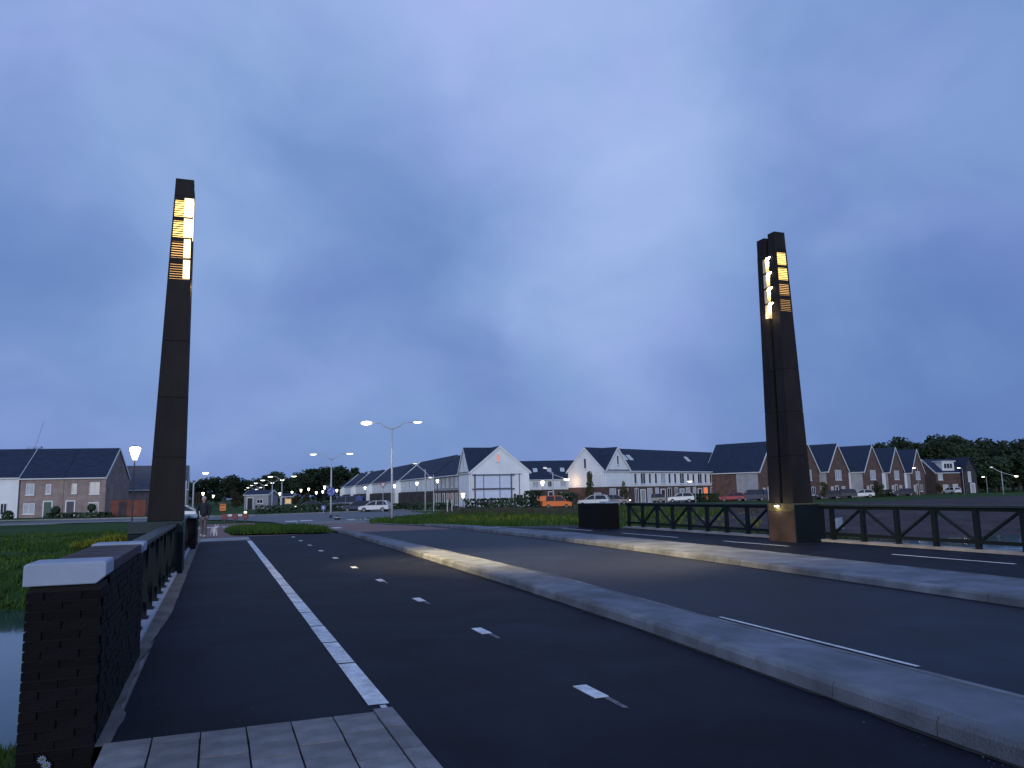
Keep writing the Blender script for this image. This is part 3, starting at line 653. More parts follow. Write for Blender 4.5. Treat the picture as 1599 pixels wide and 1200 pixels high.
def roof(p, w, d, eh, rh, ridge, m=None, oh=.25, vg=.12, verges=(1, 1), vm=None):
    m = m or roofm; th = .16
    span, ln = (d, w) if ridge == 'x' else (w, d); sl = (rh - eh) / (span / 2)
    def P(s, z): return (s, z)
    for k in (0, 1):
        a0, a1 = (-oh, span / 2) if k == 0 else (span + oh, span / 2)
        z0 = eh - oh * sl
        prof = [(a0, z0 + .02), (a1, rh + .02), (a1, rh + th + .02), (a0, z0 + th + .02)]
        lo, hi = (-vg if verges[0] else 0), (ln + vg if verges[1] else ln)
        mb = MB(); mb.prism(prof, ridge, lo, hi) if ridge == 'x' else mb.prism(prof, 'y', lo, hi)
        mb.build('roof', m, p)
        g = MB(); c = a0 - (.06 if k == 0 else -.06)
        g.prism([(c - .07, z0 - .02), (c + .07, z0 - .02), (c + .07, z0 + .12), (c - .07, z0 + .12)], ridge if ridge == 'x' else 'y', lo, hi); g.build('gutter', whitew, p)
        for e_, on in ((lo, verges[0]), (hi, verges[1])):
            if not on: continue
            b = MB(); q = [(a0, z0 - .17), (a1, rh - .17), (a1, rh + th + .05), (a0, z0 + th + .05)]
            s0, s1 = (e_ - .05, e_ - .003) if e_ == lo else (e_ + .003, e_ + .05)
            b.prism(q, ridge if ridge == 'x' else 'y', s0, s1); b.build('verge_board', vm or whitew, p)
def skylight(p, w, d, eh, rh, a, s, big=1.0):
    # roof window on the front slope of a ridge-x roof: s = share of the slope from eaves to ridge
    sl = math.atan2(rh - eh, d / 2); y = d / 2 * s; z = eh + (rh - eh) * s + .19
    o = MB().box(-.45 * big, -.6 * big, 0, .45 * big, .6 * big, .07).build('skylight', whitew, p); o.location = (a, y, z); o.rotation_euler = (sl, 0, 0)
    MB().box(-.36 * big, -.5 * big, .072, .36 * big, .5 * big, .08).build('pane', skyl, o)
def door(p, loc, rz, m, w=1.0, h=2.15, surround=whitew):
    f = MB(); f.box(-w/2 - .16, -.09, 0, -w/2, 0, h + .16); f.box(w/2, -.09, 0, w/2 + .16, 0, h + .16); f.box(-w/2, -.09, h, w/2, 0, h + .16)
    inst('door_surround', f.mesh('door_surround', surround), p, loc, rz)
    dd = inst('door', MB().box(-w/2, -.04, 0, w/2, 0, h).mesh('door', m), p, loc, rz)
    inst('handle', MB().box(w/2 - .16, -.10, 1.0, w/2 - .10, -.045, 1.14).mesh('handle', rimm), dd)
def chimney(p, x, y, z, h=1.1):
    MB().box(x - .35, y - .28, z - 1.2, x + .35, y + .28, z + h).build('chimney', wallb, p)
def terrace(label, group, origin, ang, w, d, eh, rh, lower, upper, split, wins, doors, sky_=(), verges=(0, 0), cross=None, endw=(), name='terrace_house', endwall=None, z=FARZ, roof_m=None, lights=(), cat='house', panels=None):
    t = thing(name, label, cat, (origin[0], origin[1], z), ang, group)
    w_ = w - .03
    if lower is not upper:
        MB().box(0, .0, -.6, w_, d, split).build('lower_wall', lower, t)
        mb = MB(); gable_wall(mb, w_, d, split + .002, eh, rh, 'x'); mb.build('upper_wall', upper, t)
    else:
        mb = MB(); gable_wall(mb, w_, d, -.6, eh, rh, 'x'); mb.build('wall', upper, t)
    roof(t, w_, d, eh, rh, 'x', roof_m, verges=verges, vg=.1)
    for a, zc_, ww, hh, kind in wins:
        window(t, 'window', ww, hh, {'g': glassm, 'b': blindm, 'o': lit_or, 'y': lit_y}[kind], whitew, (a, -.004, zc_), 0, 2 if ww > 1.5 else (1 if ww > .8 else 0))
    for a, m in doors: door(t, (a, -.004, 0), 0, m)
    for a, s_ in sky_: skylight(t, w_, d, eh, rh, a, s_)
    for side, a, zc_, ww, hh, kind in endw:
        l_, rz = face(w_, d, side, a, zc_, .004); window(t, 'window', ww, hh, {'g': glassm, 'b': blindm, 'o': lit_or, 'r': lit_red}[kind], whitew, l_, rz, 0)
    if cross:
        cx0, cx1, cm = cross; cw = cx1 - cx0; cy = -.12; crh = rh - .05
        mb = MB(); mb.prism([(cx0, split if lower is not upper else 0), (cx1, split if lower is not upper else 0), (cx1, eh), ((cx0 + cx1) / 2, crh - .1), (cx0, eh)], 'y', cy, .3); mb.build('gable_wall', cm, t)
        sl = (crh - eh) / (cw / 2)
        for sgn in (-1, 1):
            e0 = cx0 - .15 if sgn < 0 else cx1 + .15; c = (cx0 + cx1) / 2; z0 = eh - .15 * sl
            MB().prism([(e0, z0 + .02), (c, crh), (c, crh + .16), (e0, z0 + .18)], 'y', cy - .12, d / 2).build('gable_roof', roofm, t)
            MB().prism([(e0, z0 - .22), (c, crh - .24), (c, crh + .20), (e0, z0 + .22)], 'y', cy - .18, cy - .125).build('verge_board', whitew, t)
        window(t, 'window', .55, 1.5, glassm, whitew, ((cx0 + cx1) / 2, cy - .004, eh + (crh - eh) * .45), 0, 0)
    return t
ordw = ['first', 'second', 'third', 'fourth', 'fifth', 'sixth', 'seventh', 'eighth', 'ninth', 'tenth', 'eleventh', 'twelfth', 'thirteenth', 'fourteenth', 'fifteenth', 'sixteenth', 'seventeenth', 'eighteenth', 'nineteenth', 'twentieth']
def angle_cf(dx, dd): v = turn(Vector((dx, dd, 0))); return math.atan2(v.y, v.x)

# white row right of centre: corner house with end gable and cross gable, then six more
A = angle_cf(.714, .699); C0 = CF(13.6, 119.0); dv = Vector((math.cos(A), math.sin(A)))
G = 'white and brown terrace row right of centre'
EH, RH, DW = 5.30, 8.75, 7.2
terrace('white corner house with two steep gables, beside the orange van', G, C0, A, 6.9, DW, EH, RH, wallb, wallw, 2.75,
        [(2.0, 4.0, 1.5, 2.1, 'b'), (2.0, 1.35, 1.5, 2.3, 'b'), (5.2, 4.0, .9, 1.9, 'g'), (5.4, 1.4, .8, 2.2, 'g')], [(4.0, walld)], verges=(1, 0), cross=(.42, 6.3, wallw),
        endw=[('L', 3.6, 6.4, .55, 1.6, 'g'), ('L', 1.3, 1.3, 1.4, 1.2, 'b')])
kinds = ['g', 'b', 'g', 'b', 'g', 'b', 'g']
for i in range(7):
    o = C0 + Vector((*(dv * (6.9 + 5.5 * i)), 0))
    wins = [(.9, 4.0, .7, 1.7, 'g'), (2.9, 4.0, 1.35, 1.8, 'b' if i % 3 == 1 else 'g'), (4.75, 4.0, .7, 1.7, 'g'),
            (1.1, 1.35, .9, 2.3, 'b' if i % 2 else 'g'), (4.6, 1.35, 1.3, 2.2, 'o' if i == 3 else ('b' if i % 2 == 0 else 'g'))]
    terrace('%s white-and-brown terrace house to the right of the two-gabled corner house%s' % (ordw[i], ', orange window lit' if i == 3 else ''), G, o, A, 5.5, DW, EH, RH, wallb, wallw, 2.75, wins, [(2.75, walld if i % 2 else wallg)],
            sky_=([(.9, .55), (2.3, .55)] if i == 0 else [(2.4, .55)] if i in (3, 5) else []), verges=(0, 1 if i == 6 else 0))

# white row left of centre: its end gable faces the camera, facade runs away to the left
A2 = angle_cf(.33, -.944); d2 = Vector((math.cos(A2), math.sin(A2))); C2 = CF(-6.35, 116.0)
G2 = 'terrace row receding left of centre'; D2 = 9.2; RH2 = 9.0
t = terrace('large white gable-end house in the middle, tarpaulins framed by scaffolding on its wall', G2, C2 - Vector((*(d2 * 6.6), 0)), A2, 6.6, D2, EH, RH2, wallw, wallw, 0,
        [(3.3, 1.35, 1.2, 1.6, 'g')], [], verges=(0, 1), cross=(.3, 6.15, wallw), endw=[('R', 4.3, 7.35, .62, 1.15, 'r'), ('R', 7.6, 1.1, 1.2, 1.6, 'g')])
# scaffold on the end gable: a thing standing against the wall
q = C2; ax = Vector((-math.sin(A2), math.cos(A2)))     # along the end wall, into the row's depth
scf = thing('scaffold', 'scaffold frame with white sheets on the middle white gable wall', 'scaffold', (q.x + d2.x * .25, q.y + d2.y * .25, FARZ), math.atan2(ax.y, ax.x))
for x in (.55, 6.2): MB().box(x - .09, -.09, -.1, x + .09, .09, 5.0).build('standard', scafm, scf)
for x in (1.9, 4.4): MB().box(x - .045, -.06, -.1, x + .045, .06, 4.9).build('standard', scafm, scf)
MB().box(7.45, -.05, -.1, 7.53, .05, 5.0).build('standard', scafm, scf)
for z in (.72, 2.75, 4.83): MB().box(.1 if z > 1 else .5, -.16, z - .1, 6.7 if z > 1 else 6.2, -.095, z + .1).build('ledger', scafm, scf)
MB().box(6.2, -.04, 4.9, 7.9, .04, 4.97).build('ledger', scafm, scf)
for a, b_ in ((.66, 1.84), (1.96, 4.34), (4.46, 6.1)):
    for z0, z1 in ((.85, 2.62), (2.9, 4.7)): MB().box(a, -.03, z0, b_, .01, z1).build('sheet', sheet, scf)
shut = thing('shutters', 'pair of dark shutters beside the window of the middle white gable', 'shutters', (q.x + ax.x * 7.6 + d2.x * .05, q.y + ax.y * 7.6 + d2.y * .05, FARZ), math.atan2(ax.y, ax.x))
for x in (-.95, .62): MB().box(x, -.06, .3, x + .33, .0, 2.0).build('shutter', walld, shut)
tpos = 6.6; i = 0
specs = [(5.6, 0)] * 3 + [(7.5, 1)] * 4 + [(7.3, 2)] + [(7.6, 1)] * 4 + [(7.6, 2)] + [(7.5, 1)] * 3 + [(7.5, 2)] + [(9, 1)] * 2 + [(9, 2)]
for i, (w, st) in enumerate(specs):
    o = C2 - Vector((*(d2 * (tpos + w)), 0))
    lower, upper = (wallb, wallg) if st == 0 else (wallb, wallw) if st == 1 else (wallw, wallw)
    wins = [(w * .25, 4.0, 1.0, 1.6, 'g'), (w * .72, 4.0, 1.2, 1.6, 'b'), (w * .72, 1.35, 1.7, 1.9, 'g')]
    hh = RH2 - .3 if st != 1 else RH2 - .1
    th_ = terrace('%s terrace house along the receding row, counted leftwards from the middle gable' % ordw[i], G2, o, A2, w, D2 - .5, EH - .12 * (st == 0), hh, lower, upper, 2.75 if st != 2 else 0, wins, [(w * .27, walld)],
            sky_=[(w * .6, .7)] if i == 0 else [], verges=(0, 1 if st == 2 else 0))
    if st == 2:   # projecting white fin wall and raised parapet
        MB().prism([(-1.4, -.5), (.0, -.5), (.0, EH), ((D2 - .5) / 2, hh + .35), ((D2 - .5) / 2, hh + .55), (-1.4, EH - 1.0)], 'x', w - .55, w - .06).build('fin_wall', wallw, th_)
    if st == 1: MB().box(w * .5, -1.2, 0, w - .6, -.02, 2.65).build('porch', walld, th_)
    tpos += w
# dark row between the two white ones, farther off
A3 = angle_cf(.995, .09); d3 = Vector((math.cos(A3), math.sin(A3))); C3 = CF(.5, 170)
for i in range(3):
    o = C3 + Vector((*(d3 * 6.0 * i), 0))
    terrace('%s house of the distant dark-roofed row behind the orange van' % ['left', 'middle', 'right'][i], 'distant dark-roofed row behind the van', o, A3, 6.0, 9, 5.0, 8.95, wallb, wallw, 2.7,
            [(1.3, 3.9, .9, 1.3, 'g'), (4.2, 3.9, 1.3, 1.3, 'b'), (4.2, 1.3, 1.6, 1.5, 'g')], [(1.5, walld)], sky_=[(1.5, .45), (4.4, .45)], verges=(i == 0, i == 2))

# brick gables on the right, each fronting a white link
A4 = A; d4 = dv; nrm = Vector((-math.sin(A4), math.cos(A4)))
def front_gable(label, apex_cf, w, d, eh, rh, wins, link, group, name='gable_house', wall=None):
    p = CF(*apex_cf); o = p - Vector((*(d4 * w / 2), 0)); wall = wall or wallb2
    t = thing(name, label, 'house', (o.x, o.y, FARZ), A4, group)
    mb = MB(); gable_wall(mb, w, d, -.6, eh, rh, 'y'); mb.build('wall', wall, t)
    roof(t, w, d, eh, rh, 'y', vg=.15)
    for a, zc_, ww, hh, k in wins: window(t, 'window', ww, hh, {'g': glassm, 'b': blindm, 'o': lit_or}[k], whitew, (a, -.004, zc_), 0, 2 if ww > 1.5 else 1)
    door(t, (w * .36, -.004, 0), 0, walld)
    MB().box(-.06, .35, -.5, -.003, d * (.42 if 'partly' in label else .97), eh - .1).build('side_wall', wallg, t)
    if link:
        MB().box(w + .01, 1.2, -.6, w + link, d - 1, eh - .15).build('link_wall', wallw, t)
        MB().prism([(1.0, eh - .148), (d - 1, eh - .148), (d - 1, eh + .3), (d / 2, rh - .6), (1.0, eh + .1)], 'x', w + .012, w + link - .01).build('link_roof', roofm, t)
        window(t, 'window', 1.0, 1.5, glassm, whitew, (w + link * .6, 1.196, 1.4), 0, 1)
    return t
G4 = 'red-brown gabled houses on the right'
ap = []
for px, D in ((1205, 136.5), (1262, 142), (1309, 148), (1363, 156), (1400, 167), (1433, 178)):
    r = sight(px, 735); ap.append((r.x / r.y * D, D))
tail = ['partly behind the right-hand pylon', 'just right of the right-hand pylon', 'second to the right of the pylon', 'third to the right of the pylon, white car in front', 'fourth to the right of the pylon', 'last in the row, before the trees']
for i, a in enumerate(ap):
    w = [8.6, 8.6, 9.0, 8.8, 8.2, 8.0][i]
    nxt = math.hypot(ap[i + 1][0] - a[0], ap[i + 1][1] - a[1]) - w if i < 5 else 0
    front_gable('steep red-brown brick gable house, ' + tail[i], a, w, 10.5, 5.0, 10.0,
                [(w / 2 - .2, 4.25, 2.6, 1.9, 'b'), (w * .68, 1.4, 1.5, 1.5, 'b' if i % 2 == 0 else 'g'), (w * .14, 1.4, .9, 1.5, 'b')], min(max(nxt - .1, 0), 5), G4)
# detached house with dormer at the far right
p = CF(*[ (1470 - 799.5) / 1220 * 185, 185][:2]); A5 = angle_cf(.98, .2)
t = thing('detached_house', 'dim detached house with a white dormer, right of the brick gables', 'house', (p.x - 3.5, p.y, FARZ), A5)
mb = MB(); gable_wall(mb, 9, 8, -.6, 4.9, 8.0, 'x'); mb.build('wall', wallg if False else wallb, t); roof(t, 9, 8, 4.9, 8.0, 'x', verges=(1, 1))
dm = MB().box(2.2, .3, 5.3, 5.4, 3.6, 7.4).build('dormer', whitew, t)
MB().box(1.9, .0, 7.402, 5.7, 3.9, 7.6).build('dormer_roof', whitew, dm); window(t, 'window', 2.4, 1.3, glassm, whitew, (3.8, .296, 6.4), 0, 2)
mb = MB(); mb.prism([(6.6, 0), (9.9, 0), (9.9, 4.9), (8.25, 8.1), (6.6, 4.9)], 'y', -1.2, .5); mb.build('gable_wall', walld, t)
for s_ in (-1, 1): MB().prism([(8.25 + s_ * 2.0, 4.5), (8.25, 8.15), (8.25, 8.35), (8.25 + s_ * 2.0, 4.7)], 'y', -1.5, 4).build('gable_roof', roofm, t)
for a, zc_, ww, hh in ((1.2, 3.9, 1.2, 1.5), (5.0, 1.4, 1.4, 1.5), (2.4, 1.4, 1.4, 1.3)): window(t, 'window', ww, hh, blindm, whitew, (a, -.004, zc_), 0)
window(t, 'window', .8, 2.4, blindm, whitew, (8.0, -1.204, 3.8), 0); door(t, (8.6, -1.204, 0), 0, wallg)

# houses at the left edge
A6 = angle_cf(.990, .139)
def lefthouse(label, px0, D, w, d, eh, rh, lower, wins, doors, verges, roof_m=None):
    r = sight(px0, 790); o = CF(r.x / r.y * D, D)
    return terrace(label, 'houses at the left beyond the lawn', o, A6, w, d, eh, rh, lower, lower, 0, wins, doors, verges=verges, name='terrace_house')
lefthouse('pale pinkish brick house with a green front door, left of the blue door', 30, 110.5, 5.7, 9.5, 5.55, 9.75, wallp, [(1.3, 3.95, 1.1, 1.6, 'b'), (3.7, 3.95, .7, 1.4, 'b'), (1.3, 1.25, 1.5, 1.5, 'b')], [(3.75, greend)], (1, 0))
o6 = lefthouse('pale pinkish brick end house with a dark blue front door, nearest the left pylon', 30, 110.5, 5.6, 9.5, 5.55, 9.75, wallp, [(1.4, 3.95, .7, 1.4, 'g'), (4.1, 3.95, 1.35, 1.7, 'g'), (4.1, 1.25, 1.35, 1.5, 'g')], [(1.0, blued)], (0, 1))
vv = Vector((math.cos(A6), math.sin(A6))); o6.location += Vector((*(vv * 5.72), 0))
r = sight(30, 790); oA = CF(r.x / r.y * 110.5, 110.5) - Vector((*(vv * 9.6), 0))
terrace('white house with a curved dormer and dark roof, cut by the left frame edge', 'houses at the left beyond the lawn', oA, A6, 9.4, 9.5, 5.7, 9.75, wallw, wallw, 0, [(5.9, 3.9, 1.2, 1.6, 'g'), (5.9, 1.3, 1.4, 1.6, 'b'), (7.6, 1.3, .9, 1.6, 'g')], [(4.0, walld)], verges=(1, 1))
r = sight(176, 790); o = CF(r.x / r.y * 126, 126)
terrace('low grey-roofed house behind the pale pinkish end house', 'houses at the left beyond the lawn', o, angle_cf(.93, .36), 11, 9, 3.9, 7.7, wallp, wallp, 0, [(6.2, 2.7, 1.5, 1.4, 'b'), (8.5, 2.7, 1.0, 1.4, 'b')], [(2.5, walld)], verges=(1, 1), roof_m=mat('grey_tile_roof', (0.085, 0.085, 0.105), 0.85, 0.2, 1.2, 0.3, 9))
r = sight(172, 800); o = CF(r.x / r.y * 107, 107)
gw = thing('garden_wall', 'red brick garden wall beside the pale pinkish end house', 'garden wall', (o.x, o.y, FARZ), angle_cf(1, .1))
MB().box(0, 0, -.4, 4.6, .25, 2.2).build('wall', wallr, gw); MB().box(-.04, -.04, 2.202, 4.64, .29, 2.3).build('coping', walld, gw); MB().box(1.1, -.06, -.2, 2.1, -.003, 2.0).build('gate', walld, gw)
# pale barn, lit shop and grey shed near the trees
def shed(name, label, px, D, w, d, h, rh, m, lit=None, cat='shed'):
    r = sight(px, 790); o = CF(r.x / r.y * D, D); t = thing(name, label, cat, (o.x, o.y, FARZ), YAW)
    mb = MB(); gable_wall(mb, w, d, -.3, h, rh, 'x'); mb.build('wall', m, t); roof(t, w, d, h, rh, 'x', oh=.15)
    door(t, (w * .25, -.004, 0), 0, walld)
    if lit: window(t, 'window', w * .5, h * .5, lit, whitew, (w * .65, -.004, h * .55), 0)
    else: window(t, 'window', w * .25, h * .3, glassm, whitew, (w * .65, -.004, h * .55), 0)
    return t
shed('barn', 'pale grey barn between the road lamps and the trees', 381, 150, 4.6, 6, 2.7, 3.5, wallg, cat='barn')
shed('shop', 'small building with a yellow lit front beyond the road lamps', 437, 190, 3.0, 4, 2.3, 3.0, wallb, lit_y, cat='shop')

# ------------------------------------------------------------------ trees and plants
def crown_mesh(name, m, H, RX, n, seed, quad, lobes=9, base=.25):
    rd = random.Random(seed); L = []
    for k in range(lobes):
        a = rd.uniform(0, 6.28); hz = rd.uniform(base + .1, .92); rr = RX * (1 - abs(hz - .5) * 1.1) * rd.uniform(.25, .75)
        L.append((Vector((math.cos(a) * rr, math.sin(a) * rr, hz * H)), RX * rd.uniform(.3, .55)))
    L.append((Vector((0, 0, H * .6)), RX * .6))
    vs = []; fs = []
    for k in range(n):
        c, r = rd.choice(L); d = Vector((rd.gauss(0, 1), rd.gauss(0, 1), rd.gauss(0, .8))).normalized() * r * (rd.random() ** .4)
        p = c + d
        if p.z < base * H * .8: p.z = base * H * .8 + rd.random() * .5
        u = Vector((rd.gauss(0, 1), rd.gauss(0, 1), rd.gauss(0, 1))).normalized(); w = u.orthogonal().normalized() * quad * rd.uniform(.5, 1.1); u = u.cross(w).normalized() * quad * rd.uniform(.4, .8)
        i = len(vs); vs += [p - w, p + u * .8, p + w, p - u]; fs.append((i, i + 1, i + 2, i + 3))
    me = bpy.data.meshes.new(name); me.from_pydata(vs, [], fs); me.materials.append(m); return me
def trunk_mesh(H, r, seed):
    rd = random.Random(seed); mb = MB(); mb.tube([(0, 0, -.5), (.05 * H * rd.uniform(-.3, .3), 0, H * .3), (.03 * H * rd.uniform(-1, 1), .02 * H, H * .72)], [r, r * .75, r * .25], 7)
    for k in range(5):
        a = rd.uniform(0, 6.28); z = H * rd.uniform(.28, .55); ln = H * rd.uniform(.15, .28)
        mb.tube([(0, 0, z), (math.cos(a) * ln * .6, math.sin(a) * ln * .6, z + ln * .6), (math.cos(a) * ln, math.sin(a) * ln, z + ln * 1.1)], [r * .4, r * .25, r * .1], 5)
    return mb.mesh('trunk', bark)
TV = [(crown_mesh('crown', leaf, 12, 4.6, 3000, 10 + k, .42, lobes=10 + k, base=.06), trunk_mesh(12, .28, k)) for k in range(5)]
TP = [(crown_mesh('crown', leaf, 14, 3.0, 1300, 40 + k, .55, lobes=9, base=.15), trunk_mesh(14, .25, 9 + k)) for k in range(2)]
TO = [(crown_mesh('crown', leaf2, 6, 2.6, 900, 70 + k, .32, lobes=7, base=.2), trunk_mesh(6, .13, 20 + k)) for k in range(3)]
def tree(name, label, group, px, D, ytop, var, wide=1.0, z=FARZ):
    r = sight(px, 770); p = CF(r.x / r.y * D, D, z); q = PD(px, ytop, D)
    me, tr = var; H0 = max(v.co.z for v in me.vertices); s = (q.z - z) / H0
    t = thing(name, label, 'tree', p, random.uniform(0, 6.28), group)
    for nm, m_ in (('crown', me), ('trunk', tr)):
        o = inst(nm, m_, t); o.scale = (s * wide, s * wide, s)
    return t
rt = [(1388, 690, 205), (1412, 680, 230), (1440, 690, 235), (1455, 685, 215), (1478, 675, 230), (1500, 686, 225), (1520, 692, 215), (1540, 690, 238), (1560, 682, 222), (1583, 690, 210), (1600, 684, 235), (1625, 690, 225), (1655, 686, 235), (1690, 690, 215)]
for i, (px, y, D) in enumerate(rt):
    tree('deciduous_tree', '%s tree from the left in the tall dark belt behind the right-hand houses' % ordw[i], 'tall dark trees at the right', px, D, y, TV[i % 5], 1.3)
for i, (px, D, y) in enumerate([(1528, 200, 706), (1556, 196, 712), (1592, 200, 705), (1500, 210, 712), (1630, 200, 710)]):
    tree('deciduous_tree', '%s lower tree from the left in front of the right-hand belt' % ordw[i], 'lower trees at the right', px, D, y, TV[(i + 2) % 5], 1.7)
lt = [(262, 738, 240), (288, 750, 280), (300, 752, 300), (322, 744, 260), (338, 748, 300), (352, 747, 240), (366, 741, 255), (382, 749, 290), (398, 746, 300), (412, 743, 285), (428, 736, 280), (444, 740, 270), (462, 737, 290), (482, 732, 285), (500, 729, 300), (518, 728, 290), (536, 727, 300), (553, 730, 295), (572, 735, 310), (590, 738, 320)]
for i, (px, y, D) in enumerate(lt):
    tree('conifer' if i % 4 == 1 else 'deciduous_tree', '%s tree from the left in the low dark wood behind the receding row' % ordw[i], 'dark wood behind the left road lamps', px, D, y, TP[i % 2] if i % 4 == 1 else TV[i % 5], 1.7 if i % 4 != 1 else 1.5)
for i, (px, D, y, lb) in enumerate([(372, 140, 766, 'small olive tree beside the pale barn'), (480, 150, 769, 'low olive tree among the lanterns left of the receding row'), (462, 170, 772, 'dark rounded tree beyond the second twin lamp'), (305, 190, 768, 'olive tree behind the walking person'), (922, 113, 735, 'slender young tree before the white corner house gable'), (974, 118, 750, 'young tree in front of the second gable of the corner house'), (1164, 140, 748, 'bare brownish young tree at the end of the white row'), (1288, 133, 752, 'bare young tree before the white link right of the pylon'), (1372, 145, 750, 'round young tree before the third brick gable'), (1466, 165, 752, 'round young tree before the detached house')]):
    tree('young_tree', lb, None, px, D, y, TO[i % 3], .45 if px in (922, 974) else .9)
def hedge(label, px0, px1, y, D0, D1, h, dep=1.2, m=leaf, name='hedge', n=None, cat='hedge', zb=None):
    r0, r1 = sight(px0, y), sight(px1, y); z = FARZ if zb is None else zb; a, b_ = CF(r0.x / r0.y * D0, D0, z), CF(r1.x / r1.y * D1, D1, z)
    ln = (b_ - a).length; rd = random.Random(int(px0)); vs = []; fs = []; n = n or int(ln * 60 * h)
    for k in range(n):
        p = Vector((rd.uniform(0, ln), rd.uniform(0, dep), rd.uniform(0, h) * (.8 + .2 * noise.noise((k % 97 * .3, 0, 0)))))
        if rd.random() < .35: p.z = h * rd.uniform(.85, 1.03)
        u = Vector((rd.gauss(0, 1), rd.gauss(0, 1), rd.gauss(0, 1))).normalized(); w = u.orthogonal().normalized() * .20; u = u.cross(w).normalized() * .16
        i = len(vs); vs += [p - w, p + u, p + w, p - u]; fs.append((i, i + 1, i + 2, i + 3))
    me = bpy.data.meshes.new(name); me.from_pydata(vs, [], fs); me.materials.append(m)
    o = inst(name, me, None, a, math.atan2(b_.y - a.y, b_.x - a.x)); return tag(o, label, cat)
hedge('low dark hedge in front of the middle white gable', 726, 828, 790, 106, 108, 1.35)
hedge('tall clipped dark hedge left of the orange van', 829, 851, 790, 101, 102, 2.2, 2)
hedge('dark shrubs right of the orange van', 884, 906, 788, 104, 106, 1.9, 2)
hedge('hedge in front of the receding row behind the white parked car', 612, 700, 793, 112, 107, .9)
hedge('low hedge along the pale pinkish houses', 66, 172, 810, 106, 104, .6, 1.0)
hedge('dark hedge under the orange-lit window of the white row', 1086, 1126, 784, 132, 136, 1.3)
hedge('dark hedge in front of the fourth brick gable', 1362, 1396, 775, 150, 158, 1.2)
hedge('dark planting along the roundabout behind its pale kerb', 398, 560, 800, 108, 112, 1.0, 3.0)
for lb, px, y, D, r in (('clipped ball tree between the green and blue front doors', 87, 797, 106, .62), ('clipped ball shrub below the end window of the pinkish house', 143, 793, 106, .55), ('rounded dark shrub at the left frame edge', 12, 806, 104, .8)):
    p = PD(px, y, D); t = thing('ball_shrub', lb, 'shrub', (p.x, p.y, FARZ))
    rd = random.Random(px); vs = []; fs = []
    for k in range(260):
        d = Vector((rd.gauss(0, 1), rd.gauss(0, 1), rd.gauss(0, 1))).normalized() * r * rd.uniform(.7, 1); c = Vector((0, 0, p.z - FARZ)) + d; u = d.orthogonal().normalized() * .14; w = d.cross(u).normalized() * .14
        i = len(vs); vs += [c - u, c - w, c + u, c + w]; fs.append((i, i + 1, i + 2, i + 3))
    me = bpy.data.meshes.new('crown'); me.from_pydata(vs, [], fs); me.materials.append(leaf); inst('crown', me, t); MB().tube([(0, 0, 0), (0, 0, p.z - FARZ)], .05, 6).build('stem', bark, t)

# grass, reeds and flowers
def tufts(name, m, places, hgt, wid, nb=5, seed=1, lean=.35, kind='stuff'):
    rd = random.Random(seed); vs = []; fs = []
    for (x, y, z, s) in places:
        for k in range(nb):
            a = rd.uniform(0, 6.28); w = wid * s * rd.uniform(.6, 1.3); h = hgt * s * rd.uniform(.5, 1.3); ox, oy = rd.gauss(0, .06 * s), rd.gauss(0, .06 * s)
            dx, dy = math.cos(a) * w, math.sin(a) * w; lx, ly = rd.gauss(0, lean) * h, rd.gauss(0, lean) * h; i = len(vs)
            vs += [(x + ox - dx, y + oy - dy, z), (x + ox + dx, y + oy + dy, z), (x + ox + lx, y + oy + ly, z + h)]; fs.append((i, i + 1, i + 2))
    me = bpy.data.meshes.new(name); me.from_pydata(vs, [], fs); me.materials.append(m); return tag(inst(name, me), kind=kind)
rd = random.Random(3)
def scatter(n, x0, x1, y0, y1, ok, s0=.7, s1=1.3, power=1.0):
    r = []
    while len(r) < n:
        x = rd.uniform(x0, x1); y = y0 + (y1 - y0) * rd.random() ** power
        if ok(x, y): r.append((x, y, ground(x, y) - .02, rd.uniform(s0, s1)))
        else: n -= .2
    return r
dry = lambda x, y: ground(x, y) > -1.48
patch = lambda x, y: noise.noise((x * .15, y * .15, 8)) + .35 * noise.noise((x * .8, y * .8, 8)) > -.25
g1 = scatter(9000, -22, -1.3, 26.5, 60, lambda x, y: dry(x, y) and y > 25 and patch(x, y), 1, 2.2, 1.5)
g2 = scatter(2600, -7, -1.25, 3.0, 12, lambda x, y: dry(x, y) and not (x > -1.6 and y < 5.7 and x > -1.25), .5, 1.1)
tufts('grass', grassm, g1, .085, .022, 6, 4)
tufts('bank_grass', grassm, g2, .14, .008, 6, 5)
# verge wedge between cycle path and road, and the verge beyond the far median
def inpoly(P):
    def f(x, y):
        c = False; j = len(P) - 1
        for i in range(len(P)):
            if (P[i][1] > y) != (P[j][1] > y) and x < (P[j][0] - P[i][0]) * (y - P[i][1]) / (P[j][1] - P[i][1]) + P[i][0]: c = not c
            j = i
        return c
    return f
wp = [(.75, 37.8), (2.5, 37.0), (4.9, 36.2), (5.1, 40), (4.8, 46), (3.4, 52), (1.5, 55), (.5, 46)]
tag(MB().add([(x, y, zroad(y) + .05) for x, y in wp] , [tuple(range(len(wp)))]).build('verge', gm), kind='structure')
f = inpoly(wp); w1 = [(x, y, zroad(y) + .03, s) for x, y, z, s in scatter(2600, .5, 5.2, 36, 56, f, .8, 1.5)]
tufts('verge_grass', grassm, w1, .2, .02, 6, 6)
w2 = scatter(6500, 10.6, 48, 31.5, 95, lambda x, y: dry(x, y) and x > pl(PATH_R, y) + .25 and x < 17 + (y - 31) * .9 and not (60 < y < 140 and x < 13 + (y - 71) * .75 and x > 5 and y > 68 and y > 71 - 0 * x and x < 22), 1, 2.2, 1.3)
tufts('verge_grass', grassm, w2, .16, .022, 6, 7)
